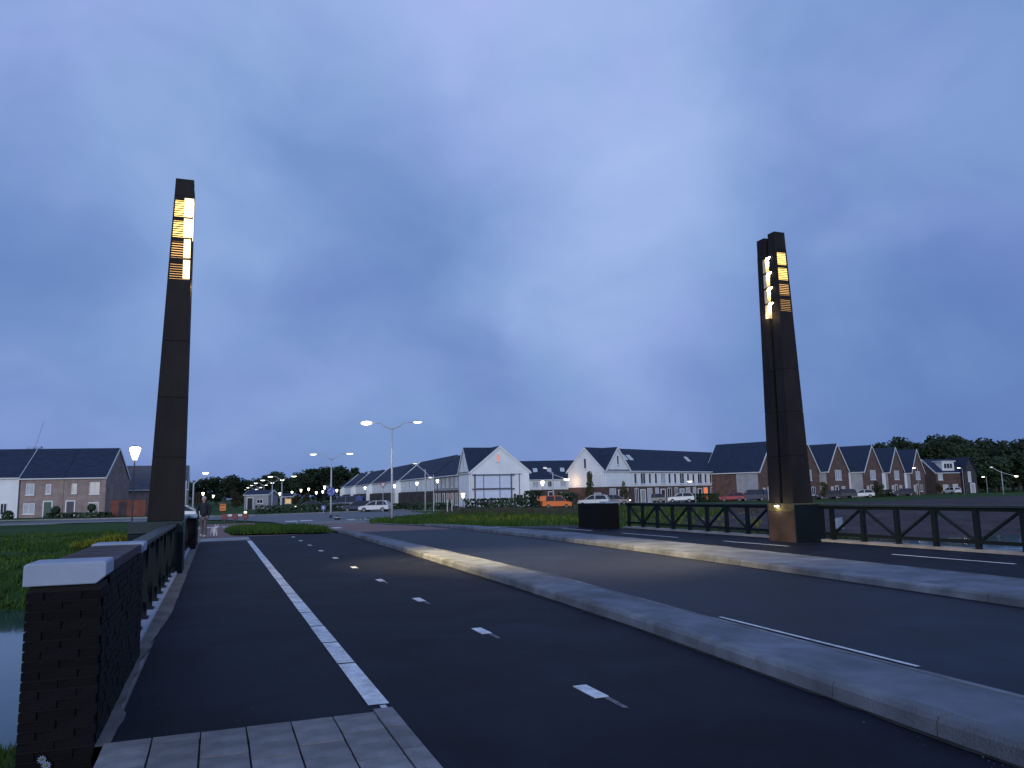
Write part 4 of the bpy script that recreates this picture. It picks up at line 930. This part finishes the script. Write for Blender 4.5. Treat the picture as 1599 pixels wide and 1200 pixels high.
def band(px0, px1, y0, y1, n, seed, s0=1, s1=2, z=None):
    rdd = random.Random(seed); r = []
    for k in range(n):
        p = PG(rdd.uniform(px0, px1), rdd.uniform(y0, y1), -.35); r.append((p.x, p.y, ground(p.x, p.y) - .02, rdd.uniform(s0, s1)))
    return r
tufts('flowering_weeds', flowerm, [q for q in band(700, 905, 806, 817, 330, 11) if q[0] > pl(PATH_R, q[1]) + .4] + band(975, 1190, 800, 812, 130, 12), .17, .03, 5, 8)
tufts('reed_bed', reedm, band(690, 905, 792, 803, 1200, 13, 1.2, 2.6) + band(905, 1190, 790, 800, 700, 14, 1.0, 2.0), .17, .03, 5, 9)
tufts('bank_weeds', reedm, [q for q in band(1290, 1640, 782, 835, 1000, 15, .3, .8) if dry(q[0], q[1])], .3, .03, 5, 10)
tufts('rail_weeds', grassm, [(x, y, -.05, rd.uniform(.6, 1.3)) for x, y in [(rd.uniform(17.36, 17.9), rd.uniform(17, 31)) for _ in range(420)]], .30, .012, 5, 12)
bush = thing('flowering_bush', 'yellow-green flowering bush behind the left railing, above the parapet', 'bush', (0, 0, 0))
p = PD(176, 838, 30); pts = []
for k in range(520):
    c = rd.choice([(0, 0), (.55, .2), (-.6, .1), (-.95, .0)]); a = rd.uniform(0, 6.28); q = .42 * rd.random() ** .5
    pts.append((p.x + c[0] + math.cos(a) * q, p.y + c[1] + math.sin(a) * q, p.z - .55, rd.uniform(.8, 1.4) * (1 - .35 * abs(c[0]))))
o = tufts('flowers', flowerm, [(a, b, c + .28 * s, s * .6) for a, b, c, s in pts], .32, .035, 6, 21, .5, None); o.parent = bush
o = tufts('foliage', grassm, pts, .34, .02, 7, 22, .4, None); o.parent = bush
o = MB().tube([(p.x, p.y, ground(p.x, p.y) - .1), (p.x, p.y, p.z - .4)], .03, 6).build('stem', bark, bush)
for px, y, lb in ((65, 1187, 'white daisy in the grass at the foot of the brick parapet'), (72, 1196, 'half-open daisy just below the white daisy')):
    p = PG(px, y, -.02); t = thing('daisy', lb, 'flower', p); mb = MB()
    for k in range(10): a = k * .628; mb.add([(0, 0, .0), (math.cos(a - .2) * .02, math.sin(a - .2) * .02, .004), (math.cos(a) * .028, math.sin(a) * .028, .002), (math.cos(a + .2) * .02, math.sin(a + .2) * .02, .004)], [(0, 1, 2, 3)])
    o = mb.build('petals', capm, t); o.rotation_euler = (R(55), 0, .3)
    o = MB().ball((0, 0, .004), (.009, .009, .006), 6, 4).build('centre', flowerm, t); o.rotation_euler = (R(55), 0, .3); MB().tube([(0, 0, -.16), (0, 0.01, -.01)], .003, 5).build('stem', grassm, t)

# ------------------------------------------------------------------ lamps
def twin_lamp(label, p, H, arm, ang, head=1.0, warm=False, lit=(True, True)):
    t = thing('twin_street_lamp', label, 'street lamp', p, ang, 'twin-arm street lamps')
    MB().tube([(0, 0, 0), (0, 0, H * .35), (0, 0, H - .35)], [.10, .085, .055], 10).build('post', polem, t, True); MB().tube([(0, 0, 0), (0, 0, .35)], .13, 10).build('base', blackpole, t)
    for s in (-1, 1):
        pts = [(0, 0, H - .5)] + [(s * arm * .42 * math.sin(a), 0, H - .36 + .38 * (1 - math.cos(a))) for a in (.5, .9, 1.3, 1.57)] + [(s * arm * .8, 0, H + .06)]
        MB().tube(pts, [.045] * 3 + [.035] * 3, 7).build('arm', polem, t, True)
        hd = MB().ball((s * arm, 0, H + .09), (.36 * head, .16 * head, .09 * head), 10, 6).build('lamp_head', polem, t, True)
        MB().ball((s * arm, 0, H + .055), ((.42 if warm and s < 0 else .33) * head, (.2 if warm and s < 0 else .145) * head, (.15 if warm and s < 0 else .085) * head), 10, 6).build('lamp_glass', (lampwarm if (warm and s < 0) else lampw) if lit[0 if s < 0 else 1] else lampdim, hd, True)  # left warm glass enlarged to stand in for its halo
    return t
def floor_at(px, D): r = sight(px, 770); p = CF(r.x / r.y * D, D); return p
ROW = YAW
p = PG(612, 815, -.42); p.z = ground(p.x, p.y); h = PD(611, 661, (p - Vector((0, 0, 0))).xy.length * .985).z - p.z
twin_lamp('tallest twin-arm street lamp, on the verge beside the road end', p, h, 2.05, YAW, 1.05, True)
p = floor_at(517, 77); h = PD(517, 710, 77).z - p.z
twin_lamp('second twin-arm street lamp, with the blue disc sign on its post', p, h, 1.8, YAW, 1.0)
for i, (px, y, D, arm) in enumerate([(440, 745, 118, 1.75), (425, 750.5, 143, 1.75), (412, 755, 170, 1.75), (404, 758.5, 200, 1.8), (397, 762, 235, 1.9), (391, 765, 270, 2.0)]):
    p = floor_at(px, D); h = PD(px, y, D).z - p.z
    twin_lamp('%s twin-arm lamp of the avenue receding behind the second lamp' % ordw[i], p, h, arm, YAW + .05, 1.15)
def lantern(label, px, y, D, r=.26, m=None, group='white globe lanterns along the left street', black=True):
    p = floor_at(px, D); q = PD(px, y, D); h = q.z - FARZ; t = thing('street_lantern', label, 'street lantern', (q.x, q.y, FARZ), 0, group)
    MB().tube([(0, 0, -.1), (0, 0, .8), (0, 0, h - r * 1.5)], [.07, .045, .035], 7).build('post', blackpole, t, True)
    MB().tube([(0, 0, h - r * 1.6), (0, 0, h - r * .4), (0, 0, h + r * .55), (0, 0, h + r * .8)], [r * .35, r * .75, r, r * .6], 10).build('lamp_glass', m or lampw, t, True)
    MB().tube([(0, 0, h + r * .8), (0, 0, h + r * 1.05)], [r * 1.12, r * .3], 10).build('lamp_cap', blackpole, t); return t
lantern('bright lantern on a black post between the pinkish houses and the left pylon', 211, 705, 44, .30, lampwarm, None)
LL = [(683, 751, 108), (651, 755, 122), (616, 759, 140), (570, 762, 158), (526, 766, 180), (507, 761, 150), (504, 768, 205), (482, 764, 165), (494, 769.5, 225), (470, 766, 190), (456, 769, 200), (437, 771, 205), (419, 782, 160), (333, 775, 180), (317, 771, 150), (285, 770, 160), (279, 793, 120)]
for i, (px, y, D) in enumerate(LL):
    lantern('%s white globe lantern counted leftwards from the middle white gable' % ordw[i], px, y, D, .0021 * D * (.85 if D > 150 else 1) * .62 + .05)
lantern('white globe lantern before the distant row, left of the orange van', 847, 754, 118, .30, lampw, None)
t = lantern('small lit porch lamp at the left foot of the middle white gable', 723, 773, 104, .26, lampwarm, None)
l = bpy.data.lights.new('porch_glow', 'POINT'); l.energy = 45; l.color = (1, .65, .35); l.shadow_soft_size = .2; lo = bpy.data.objects.new('porch_glow', l); COL.objects.link(lo); lo.parent = t; lo.location = (0, -.7, 2.0)
def tilt_lamp(label, px, ytop, D, left, right, lit_right=True):
    p = floor_at(px, D); T = PD(px, ytop, D); t = thing('arm_street_lamp', label, 'street lamp', p, 0, 'slanting-arm street lamps'); z = T.z - p.z
    MB().tube([(0, 0, -.1), (0, 0, z + .3)], [.09, .06], 8).build('post', polem, t, True)
    a, b_ = PD(*left, D) - p, PD(*right, D) - p
    MB().tube([a, (0, 0, z), b_], .055, 6).build('arm', polem, t, True)
    for q, on in ((a, False), (b_, lit_right)):
        if q is None: continue
        hd = MB().ball(tuple(q + Vector((0, 0, .05))), (.34, .2, .11), 9, 6).build('lamp_head', polem, t, True)
        MB().ball(tuple(q), (.42, .2, .15) if on else (.3, .18, .1), 9, 6).build('lamp_glass', lampw if on else lampdim, hd, True)
    return t
t = tilt_lamp('slanting-arm street lamp behind the orange van, right end lit', 864, 741, 108, (851, 731), (885, 749))
tilt_lamp('slanting-arm street lamp at the far right edge before the trees', 1567, 738, 150, (1548, 730), (1587, 744))
tilt_lamp('unlit slanting-arm lamp post left of the middle white gable', 664, 737, 101, (648, 724), (672, 746), False)
l = bpy.data.lights.new('wall_glow', 'POINT'); l.energy = 70; l.color = (1, .62, .25); l.shadow_soft_size = .3; lo = bpy.data.objects.new('wall_glow', l); COL.objects.link(lo); lo.location = PD(891, 753, 122.2)
for lb, px, y, D in (('dim roadside lamp in front of the last brick gables', 1427, 731, 160), ('dim roadside lamp before the detached house', 1497, 731, 160), ('dim roadside lamp before the right-hand trees', 1535, 745, 170), ('lit lamp on a thin post before the white row', 1077, 752, 121)):
    p = floor_at(px, D); q = PD(px, y, D); t = thing('slim_street_lamp', lb, 'street lamp', (q.x, q.y, FARZ), 0, 'slim street lamps at the right'); h = q.z - FARZ
    MB().tube([(0.9, 0, -.1), (.9, 0, h - .1), (.5, 0, h + .02)], [.07, .05, .03], 7).build('post', polem, t, True)
    hd = MB().ball((0, 0, h + .05), (.5, .2, .09), 8, 5).build('lamp_head', polem, t, True); MB().ball((0, 0, h), (.42, .2, .11), 8, 5).build('lamp_glass', lampw, hd, True)
for lb, px, y, x2, y2, on in (('grey lamp post right of the left pylon with its arm to the left', 290, 752, 281, 744, False), ('grey lamp post behind the walking person with a lit arm', 302, 756, 321, 739, True)):
    D = 95; p = floor_at(px, D); z = PD(px, y, D).z - p.z; q = PD(x2, y2, D) - p; t = thing('arm_street_lamp', lb, 'street lamp', p, 0, 'slanting-arm street lamps')
    MB().tube([(0, 0, -.1), (0, 0, z), tuple(q)], [.13, .10, .04], 8).build('post', polem, t, True)
    hd = MB().ball(tuple(q + Vector((0, 0, .07))), (.3, .2, .1), 8, 5).build('lamp_head', polem, t, True); MB().ball(tuple(q), (.34, .2, .16), 8, 5).build('lamp_glass', lampw if on else lampdim, hd, True)
# the near twin lamp throws real light on the red crossing
l = bpy.data.lights.new('lamp_beam', 'SPOT'); l.energy = 550; l.color = (1, .80, .62); l.spot_size = R(110); l.spot_blend = .8; l.shadow_soft_size = .2
lo = bpy.data.objects.new('lamp_beam', l); COL.objects.link(lo); p = PD(574, 661, 62); lo.location = p - Vector((0, 0, .25))

# ------------------------------------------------------------------ signs and barriers
p = floor_at(517, 76.7); q = PD(517, 768, 76.7)
t = thing('disc_sign', 'round blue sign on the post of the second twin lamp', 'road sign', (q.x, q.y, q.z), YAW)
MB().tube([(0, -.02, 0), (0, .02, 0)], .42, 20).build('face', bluep, t)
MB().box(-.05, .022, -.25, .05, .10, .25).build('bracket', polem, t)
for a_ in range(3):
    mb = MB(); pts = [(math.cos(R(90 + 120 * a_ + 18 * k)) * .25, -.026, math.sin(R(90 + 120 * a_ + 18 * k)) * .25) for k in range(5)]; mb.tube(pts, .03, 5); mb.build('arrow', whitep, t)
q = PD(598, 757, 98); t = thing('yield_sign', 'white and red upside-down triangle sign left of the tallest lamp', 'road sign', (q.x, q.y, FARZ), YAW); z = q.z - FARZ
tri = lambda r: [(-r * .92, z + r * .55), (0, z - r), (r * .92, z + r * .55)]
MB().prism(tri(.50), 'y', -.02, .02).build('border', redp, t); MB().prism(tri(.29), 'y', -.03, -.021).build('face', whitep, t); MB().tube([(0, .05, -.1), (0, .05, z + .3)], .035, 7).build('post', polem, t)
q = PD(348, 793, 76); t = thing('warning_board', 'orange warning board on a stand beyond the walking person', 'road sign', (q.x, q.y, FARZ + .02), YAW); z = q.z - FARZ
MB().box(-.30, -.02, z - .32, .30, .02, z + .30).build('board', orangep, t, bevel=.03); MB().box(-.22, -.028, z + .12, .22, -.022, z + .2).build('stripe', blackpole, t); MB().box(-.22, -.028, z - .16, .22, -.022, z - .10).build('stripe', blackpole, t)
MB().box(-.28, -.03, z + .302, .28, .03, z + .42).build('lamp_box', redp, t); MB().box(-.04, -.02, -.1, .04, .02, z - .322).build('leg', blackpole, t)
D = 72; a = floor_at(352, D); b_ = floor_at(384, D); t = thing('road_barrier', 'red and white plank barrier across the path beyond the dog', 'barrier', a, math.atan2((b_ - a).y, (b_ - a).x)); ln = (b_ - a).length
for k in range(3): 
    x = ln * k / 2; MB().box(x - .26, -.1, .22, x + .26, .1, .72).build('post', redp, t, bevel=.03)
    MB().box(x - .06, -.06, -.1, x + .06, .06, .22).build('foot', blackpole, t)
for k in range(2):
    for z in (.58,): MB().box(ln * k / 2 + .27, -.04, z - .1, ln * (k + 1) / 2 - .27, .04, z + .1).build('plank', whitep, t)
    MB().box(ln * k / 2 + .27, -.03, .3, ln * (k + 1) / 2 - .27, .03, .40).build('plank', redp, t)
MB().ball((ln, 0, .83), (.14, .1, .1), 8, 5).build('warning_lamp', ledm, t)
p = PG(527, 812, -.43); t = thing('bollard', 'small black bollard at the foot of the second twin lamp', 'bollard', p); MB().tube([(0, 0, -.1), (0, 0, .30), (0, 0, .38)], [.25, .25, .15], 10).build('post', blackpole, t, True); MB().tube([(0, 0, .2), (0, 0, .26)], .256, 10).build('band', whitep, t)
q = PD(702, 778, 88); t = thing('notice_board', 'pale notice board on two legs in the verge before the middle gable', 'sign', (q.x, q.y, FARZ), YAW); z = q.z - FARZ
MB().box(-.34, -.03, z - .15, .34, .03, z + .5).build('board', wallp, t); [MB().box(x - .05, -.02, -.2, x + .05, .02, z - .152).build('leg', polem, t) for x in (-.25, .25)]
q = PD(505, 793, 100); t = thing('blue_sign', 'small square blue sign in the planting by the blue van', 'road sign', (q.x, q.y, FARZ), YAW); z = q.z - FARZ
MB().box(-.3, -.02, z - .3, .3, .02, z + .3).build('face', bluep, t); MB().box(-.12, -.028, z - .15, .12, -.022, z + .15).build('symbol', whitep, t); MB().box(-.03, .022, -.1, .03, .06, z + .1).build('post', polem, t)
q = PD(677, 770, 92); t = thing('sign_pole', 'thin grey pole right of the unlit lamp post', 'pole', (q.x, q.y, FARZ)); MB().tube([(0, 0, -.1), (0, 0, 4.3)], .05, 6).build('post', polem, t); MB().ball((0, 0, 4.33), .07, 6, 4).build('cap', polem, t)

# ------------------------------------------------------------------ wind turbine behind the left houses
q = PD(57, 699, 640); t = thing('wind_turbine', 'faint grey wind turbine rising behind the left house roof', 'wind turbine', (q.x, q.y, FARZ), YAW); z = q.z - FARZ
MB().tube([(0, 0, -1), (0, 0, z - 1)], [1.9, 1.1], 12).build('tower', turb, t, True)
MB().box(-7.5, -1.5, z - .9, 4.5, 1.5, z + .9).build('nacelle', turb, t, bevel=.5)
for k in range(3):
    a = R(74 + 120 * k); u = Vector((math.cos(a), 0, math.sin(a))); n_ = Vector((-math.sin(a), 0, math.cos(a))); mb = MB(); c0 = Vector((0, -2.0, z))
    secs = [(0.4, .5), (4, 1.0), (12, .7), (22, .25)]
    for (r0, w0), (r1, w1) in zip(secs, secs[1:]):
        A_, B_ = c0 + u * r0, c0 + u * r1; y_ = Vector((0, .15, 0))
        mb.hexa([A_ - n_ * w0 * .3 - y_, A_ + n_ * w0 * .7 - y_, A_ + n_ * w0 * .7 + y_, A_ - n_ * w0 * .3 + y_], [B_ - n_ * w1 * .3 - y_, B_ + n_ * w1 * .7 - y_, B_ + n_ * w1 * .7 + y_, B_ - n_ * w1 * .3 + y_])
    mb.build('blade', turb, t)

# ------------------------------------------------------------------ cars
def car_mesh(kind):
    # side profile stations: x, belt/bonnet height; greenhouse polygon
    if kind == 'van': L, Wd, body, gh = 4.4, .90, [(-2.2, .35), (-2.2, 1.05), (-2.12, 1.12), (1.15, 1.10), (2.05, .95), (2.2, .75), (2.2, .3)], [(-2.12, 1.12), (-2.05, 1.80), (-1.7, 1.86), (.55, 1.84), (1.35, 1.10)]
    elif kind == 'suv': L, Wd, body, gh = 4.4, .90, [(-2.2, .4), (-2.2, .98), (-2.1, 1.04), (.95, 1.0), (1.95, .9), (2.2, .7), (2.2, .32)], [(-2.05, 1.04), (-1.75, 1.5), (-1.4, 1.58), (.1, 1.56), (1.0, 1.01)]
    else: L, Wd, body, gh = 4.1, .86, [(-2.05, .35), (-2.05, .85), (-1.95, .93), (.95, .90), (1.85, .76), (2.05, .6), (2.05, .28)], [(-1.95, .93), (-1.55, 1.36), (-1.15, 1.45), (.1, 1.43), (1.05, .90)]
    def loft(mb, prof, w0, w1, zlo, zhi):
        n = len(prof); wv = lambda z: w0 + (w1 - w0) * max(0, min(1, (z - zlo) / (zhi - zlo)))
        vs = [(x, -wv(z), z) for x, z in prof] + [(x, wv(z), z) for x, z in prof]
        return mb.add(vs, [tuple(range(n)), tuple(range(2 * n - 1, n - 1, -1))] + [(i, i + n, (i + 1) % n + n, (i + 1) % n) for i in range(n)])
    bm_ = MB(); loft(bm_, body, Wd, Wd * .97, .3, 1.0)
    zt = max(z for _, z in gh); zb = gh[0][1]
    gl = MB(); loft(gl, gh, Wd * .95, Wd * .74, zb, zt)
    rf = MB(); x0, x1 = gh[1][0] + .12, gh[-2][0] + .12
    rf.hexa([(x0 - .1, -Wd * .77, zt - .07), (x1 + .05, -Wd * .77, zt - .07), (x1 + .05, Wd * .77, zt - .07), (x0 - .1, Wd * .77, zt - .07)], [(x0 + .1, -Wd * .70, zt + .035), (x1 - .1, -Wd * .70, zt + .02), (x1 - .1, Wd * .70, zt + .02), (x0 + .1, Wd * .70, zt + .035)])
    pil = rf
    for s in (-1, 1):
        pil.bar((gh[-1][0], s * Wd * .955, zb), (gh[-2][0], s * Wd * .76, zt), .07, .05); pil.bar((-.35, s * Wd * .96, zb), (-.35, s * Wd * .765, zt), .09, .05)
        pil.bar((gh[0][0], s * Wd * .955, zb), (gh[1][0], s * Wd * .76, zt - .05), .22 if kind != 'van' else .9, .05)
    return dict(body=bm_, glass=gl, roof=rf, L=L, W=Wd)
wt = MB(); wt.tube([(0, -.1, 0), (0, .1, 0)], .315, 16); wtm = wt.mesh('tyre', tyre); wr = MB(); wr.tube([(0, -.108, 0), (0, .108, 0)], .2, 10); wrm = wr.mesh('rim', rimm)
_cm = {}
def car(label, kind, col, px, D, heading, y=None, lights=False, name='parked_car', cat='car', scale=1.0):
    if (kind, col.name) not in _cm:
        c = car_mesh(kind); _cm[(kind, col.name)] = {k: c[k].mesh(k, cglass if k == 'glass' else col, False) for k in ('body', 'glass', 'roof')} | {'L': c['L'], 'W': c['W']}
    c = _cm[(kind, col.name)]
    p = floor_at(px, D); t = thing(name, label, cat, (p.x, p.y, ground(p.x, p.y) + .02), YAW + heading, 'parked cars'); t.scale = (scale,) * 3
    bd = inst('body', c['body'], t); bv = bd.modifiers.new('bevel', 'BEVEL'); bv.width = .08; bv.segments = 2
    inst('windows', c['glass'], t); inst('roof', c['roof'], t)
    for sx in (-1, 1):
        for sy in (-1, 1):
            w = inst('wheel', wtm, t, (sx * c['L'] * .305, sy * (c['W'] - .06), .315)); inst('rim', wrm, w)
    for sy in (-1, 1):
        hz_ = .66 if kind == 'hatch' else .78
        MB().box(c['L'] / 2 - .12, sy * .66 - .16, hz_ - .08, c['L'] / 2 + .015, sy * .66 + .16, hz_ + .07).build('headlight', ledm if lights else skyl, t)
        MB().box(-c['L'] / 2 - .012, sy * .7 - .1, hz_, -c['L'] / 2 + .1, sy * .7 + .1, hz_ + .2).build('tail_light', redp, t)
    return t
def paint(n, c): return mat(n, c, .4, .04, 1, coat=.12)
cw = paint('white_car_paint', (.62, .62, .63)); cb = paint('dark_blue_car_paint', (.020, .026, .06)); cr_ = paint('red_car_paint', (.30, .015, .03)); cg = paint('grey_car_paint', (.075, .075, .09)); co = paint('orange_car_paint', (.78, .17, .02)); cbr = paint('brown_grey_car_paint', (.12, .095, .10)); cv = paint('blue_van_paint', (.035, .05, .16)); cbl = paint('black_car_paint', (.014, .015, .022))
car('white hatchback parked left of the tallest twin lamp', 'hatch', cw, 586, 104, R(172))
car('dark blue car partly behind the white hatchback', 'hatch', cb, 560, 108, R(170))
car('blue van parked in front of the receding row', 'van', cv, 538, 118, R(178), name='parked_van', cat='van', scale=1.15)
car('dark car with lit lamps left of the blue van', 'hatch', cbl, 482, 128, R(200), lights=True)
car('bright orange van parked between the two white rows', 'van', co, 868, 101, R(8), name='parked_van', cat='van', scale=.86)
car('white car behind the far brick pier', 'suv', cw, 926, 107, R(165))
car('brownish grey car just right of the far brick pier', 'hatch', cbr, 962, 116, R(-12), lights=True)
car('grey car parked left of the white one in front of the white row', 'hatch', cg, 1018, 128, R(175))
car('white crossover parked in the middle of the white row', 'suv', cw, 1062, 131, R(172))
car('red car parked before the right end of the white row', 'hatch', cr_, 1143, 133, R(160))
car('dark blue van parked right of the red car', 'van', cb, 1174, 133, R(178), name='parked_van', cat='van')
car('black car parked just right of the right-hand pylon', 'hatch', cbl, 1292, 134, R(178))
car('dark grey car parked left of the white car by the brick gables', 'suv', cbl, 1316, 138, R(175))
car('white car parked before the third brick gable', 'hatch', cw, 1345, 142, R(170), lights=True)
car('dark car parked before the fourth brick gable', 'hatch', cbl, 1409, 154, R(176))
car('small pale car parked by the detached house', 'hatch', cw, 1486, 172, R(100))
car('white car behind the person, right of the left pylon', 'hatch', cw, 291, 84, R(12))

# ------------------------------------------------------------------ person and dog
def skin_body(name, joints, edges, radii, m, parent, sub=2, root=0):
    me = bpy.data.meshes.new(name); me.from_pydata(joints, edges, []); o = inst(name, me, None)
    md = o.modifiers.new('skin', 'SKIN'); md.use_smooth_shade = True
    for i, r in enumerate(radii): me.skin_vertices[0].data[i].radius = (r, r) if not isinstance(r, tuple) else r
    me.skin_vertices[0].data[root].use_root = True
    o.modifiers.new('subdivision', 'SUBSURF').levels = sub; o.modifiers[-1].render_levels = sub
    dg = bpy.context.evaluated_depsgraph_get(); ev = o.evaluated_get(dg); nm = bpy.data.meshes.new_from_object(ev)
    bpy.data.objects.remove(o); nm.name = name; nm.materials.clear(); nm.materials.append(m); nm.polygons.foreach_set('use_smooth', [True] * len(nm.polygons))
    return inst(name, nm, parent)
pp = PG(317, 839.5, -.02)
per = thing('person', 'person in a dark navy coat and pale trousers walking past the left pier', 'person', (pp.x, pp.y, zroad(pp.y) + .0), R(160))
# clothed body as one skin: pelvis, trunk, shoulders, arms with the right hand in the pocket
J = [(0, 0, .86), (0, 0, 1.12), (0, .01, 1.32), (0, .01, 1.43), (-.20, 0, 1.39), (-.27, -.03, 1.10), (-.22, .10, .90), (.20, 0, 1.39), (.31, -.05, 1.12), (.20, .10, .93), (0, .015, 1.50)]
E_ = [(0, 1), (1, 2), (2, 3), (3, 4), (4, 5), (5, 6), (3, 7), (7, 8), (8, 9), (3, 10)]
skin_body('coat', J, E_, [(.21, .16), (.19, .15), (.20, .15), (.12, .10), .085, .068, .055, .085, .068, .055, .07], coatm, per)
legs = skin_body('trousers', [(0, 0, .88), (-.09, 0, .80), (-.10, .06, .47), (-.10, -.02, .08), (.09, 0, .80), (.10, -.09, .47), (.10, -.17, .10)], [(0, 1), (1, 2), (2, 3), (0, 4), (4, 5), (5, 6)], [(.15, .13), .105, .075, .055, .105, .075, .055], jean, per)
for x, y, z in ((-.10, .02, .0), (.10, -.13, .03)): MB().ball((x, y + .05, z + .05), (.055, .14, .05), 10, 6).build('shoe', shoe, per, True)
hd = MB().ball((0, .03, 1.625), (.080, .098, .118), 16, 12).ball((0, .13, 1.615), (.016, .02, .022), 6, 5).ball((-.082, .03, 1.615), (.012, .022, .03), 6, 5).ball((.082, .03, 1.615), (.012, .022, .03), 6, 5).tube([(0, .01, 1.44), (0, .015, 1.55)], .052, 10).build('head', skin, per, True)
MB().ball((0, .008, 1.655), (.094, .105, .105), 16, 10).build('hair', hairm, hd, True)
for x in (-.032, .032): MB().ball((x, .117, 1.64), (.013, .010, .009), 6, 4).build('eye', blackpole, hd)
for s in (-1, 1):   # hands: palm, four fingers and a thumb, curled
    hp = Vector((s * .215, .125, .865)); mb = MB(); mb.ball(tuple(hp), (.022, .042, .05), 8, 6)
    for k in range(4): b0 = hp + Vector((0, -.028 + .019 * k, -.035)); mb.tube([b0, b0 + Vector((-s * .006, .004, -.035)), b0 + Vector((-s * .028, .006, -.055 + .004 * abs(k - 1.5)))], [.0095, .009, .007], 6)
    b0 = hp + Vector((0, .035, .01)); mb.tube([b0, b0 + Vector((-s * .01, .03, -.025)), b0 + Vector((-s * .02, .035, -.05))], [.011, .010, .007], 6)
    mb.build('hand', skin, per, True)
dp = PG(334, 838.5, -.03)
dog = thing('dog', 'small white dog standing on the path beside the person', 'dog', (dp.x, dp.y, zroad(dp.y)), R(-70))
J = [(-.17, 0, .27), (0, 0, .26), (.16, 0, .28), (.23, 0, .37), (.30, 0, .42), (.39, 0, .395), (-.20, .055, .20), (-.17, .06, .13), (-.22, .06, .09), (-.20, .06, .02), (-.20, -.055, .20), (-.17, -.06, .13), (-.22, -.06, .09), (-.20, -.06, .02),
     (.16, .055, .18), (.15, .055, .10), (.16, .055, .02), (.16, -.055, .18), (.15, -.055, .10), (.16, -.055, .02), (-.24, 0, .33), (-.27, 0, .42)]
E_ = [(0, 1), (1, 2), (2, 3), (3, 4), (4, 5), (0, 6), (6, 7), (7, 8), (8, 9), (0, 10), (10, 11), (11, 12), (12, 13), (2, 14), (14, 15), (15, 16), (2, 17), (17, 18), (18, 19), (0, 20), (20, 21)]
db = skin_body('body', J, E_, [.085, .085, .095, .06, .068, .028, .05, .036, .024, .022, .05, .036, .024, .022, .042, .028, .024, .042, .028, .024, .025, .016], furw, dog, 2, 1)
for s in (-1, 1): MB().hexa([(.27, s * .035, .46), (.31, s * .035, .46), (.31, s * .07, .45), (.27, s * .07, .45)], [(.275, s * .06, .53), (.295, s * .06, .53), (.295, s * .065, .525), (.275, s * .065, .525)]).build('ear', furw, dog); MB().ball((.345, s * .03, .435), .010, 6, 4).build('eye', blackpole, dog)
MB().ball((.415, 0, .40), .014, 6, 4).build('nose', blackpole, dog)
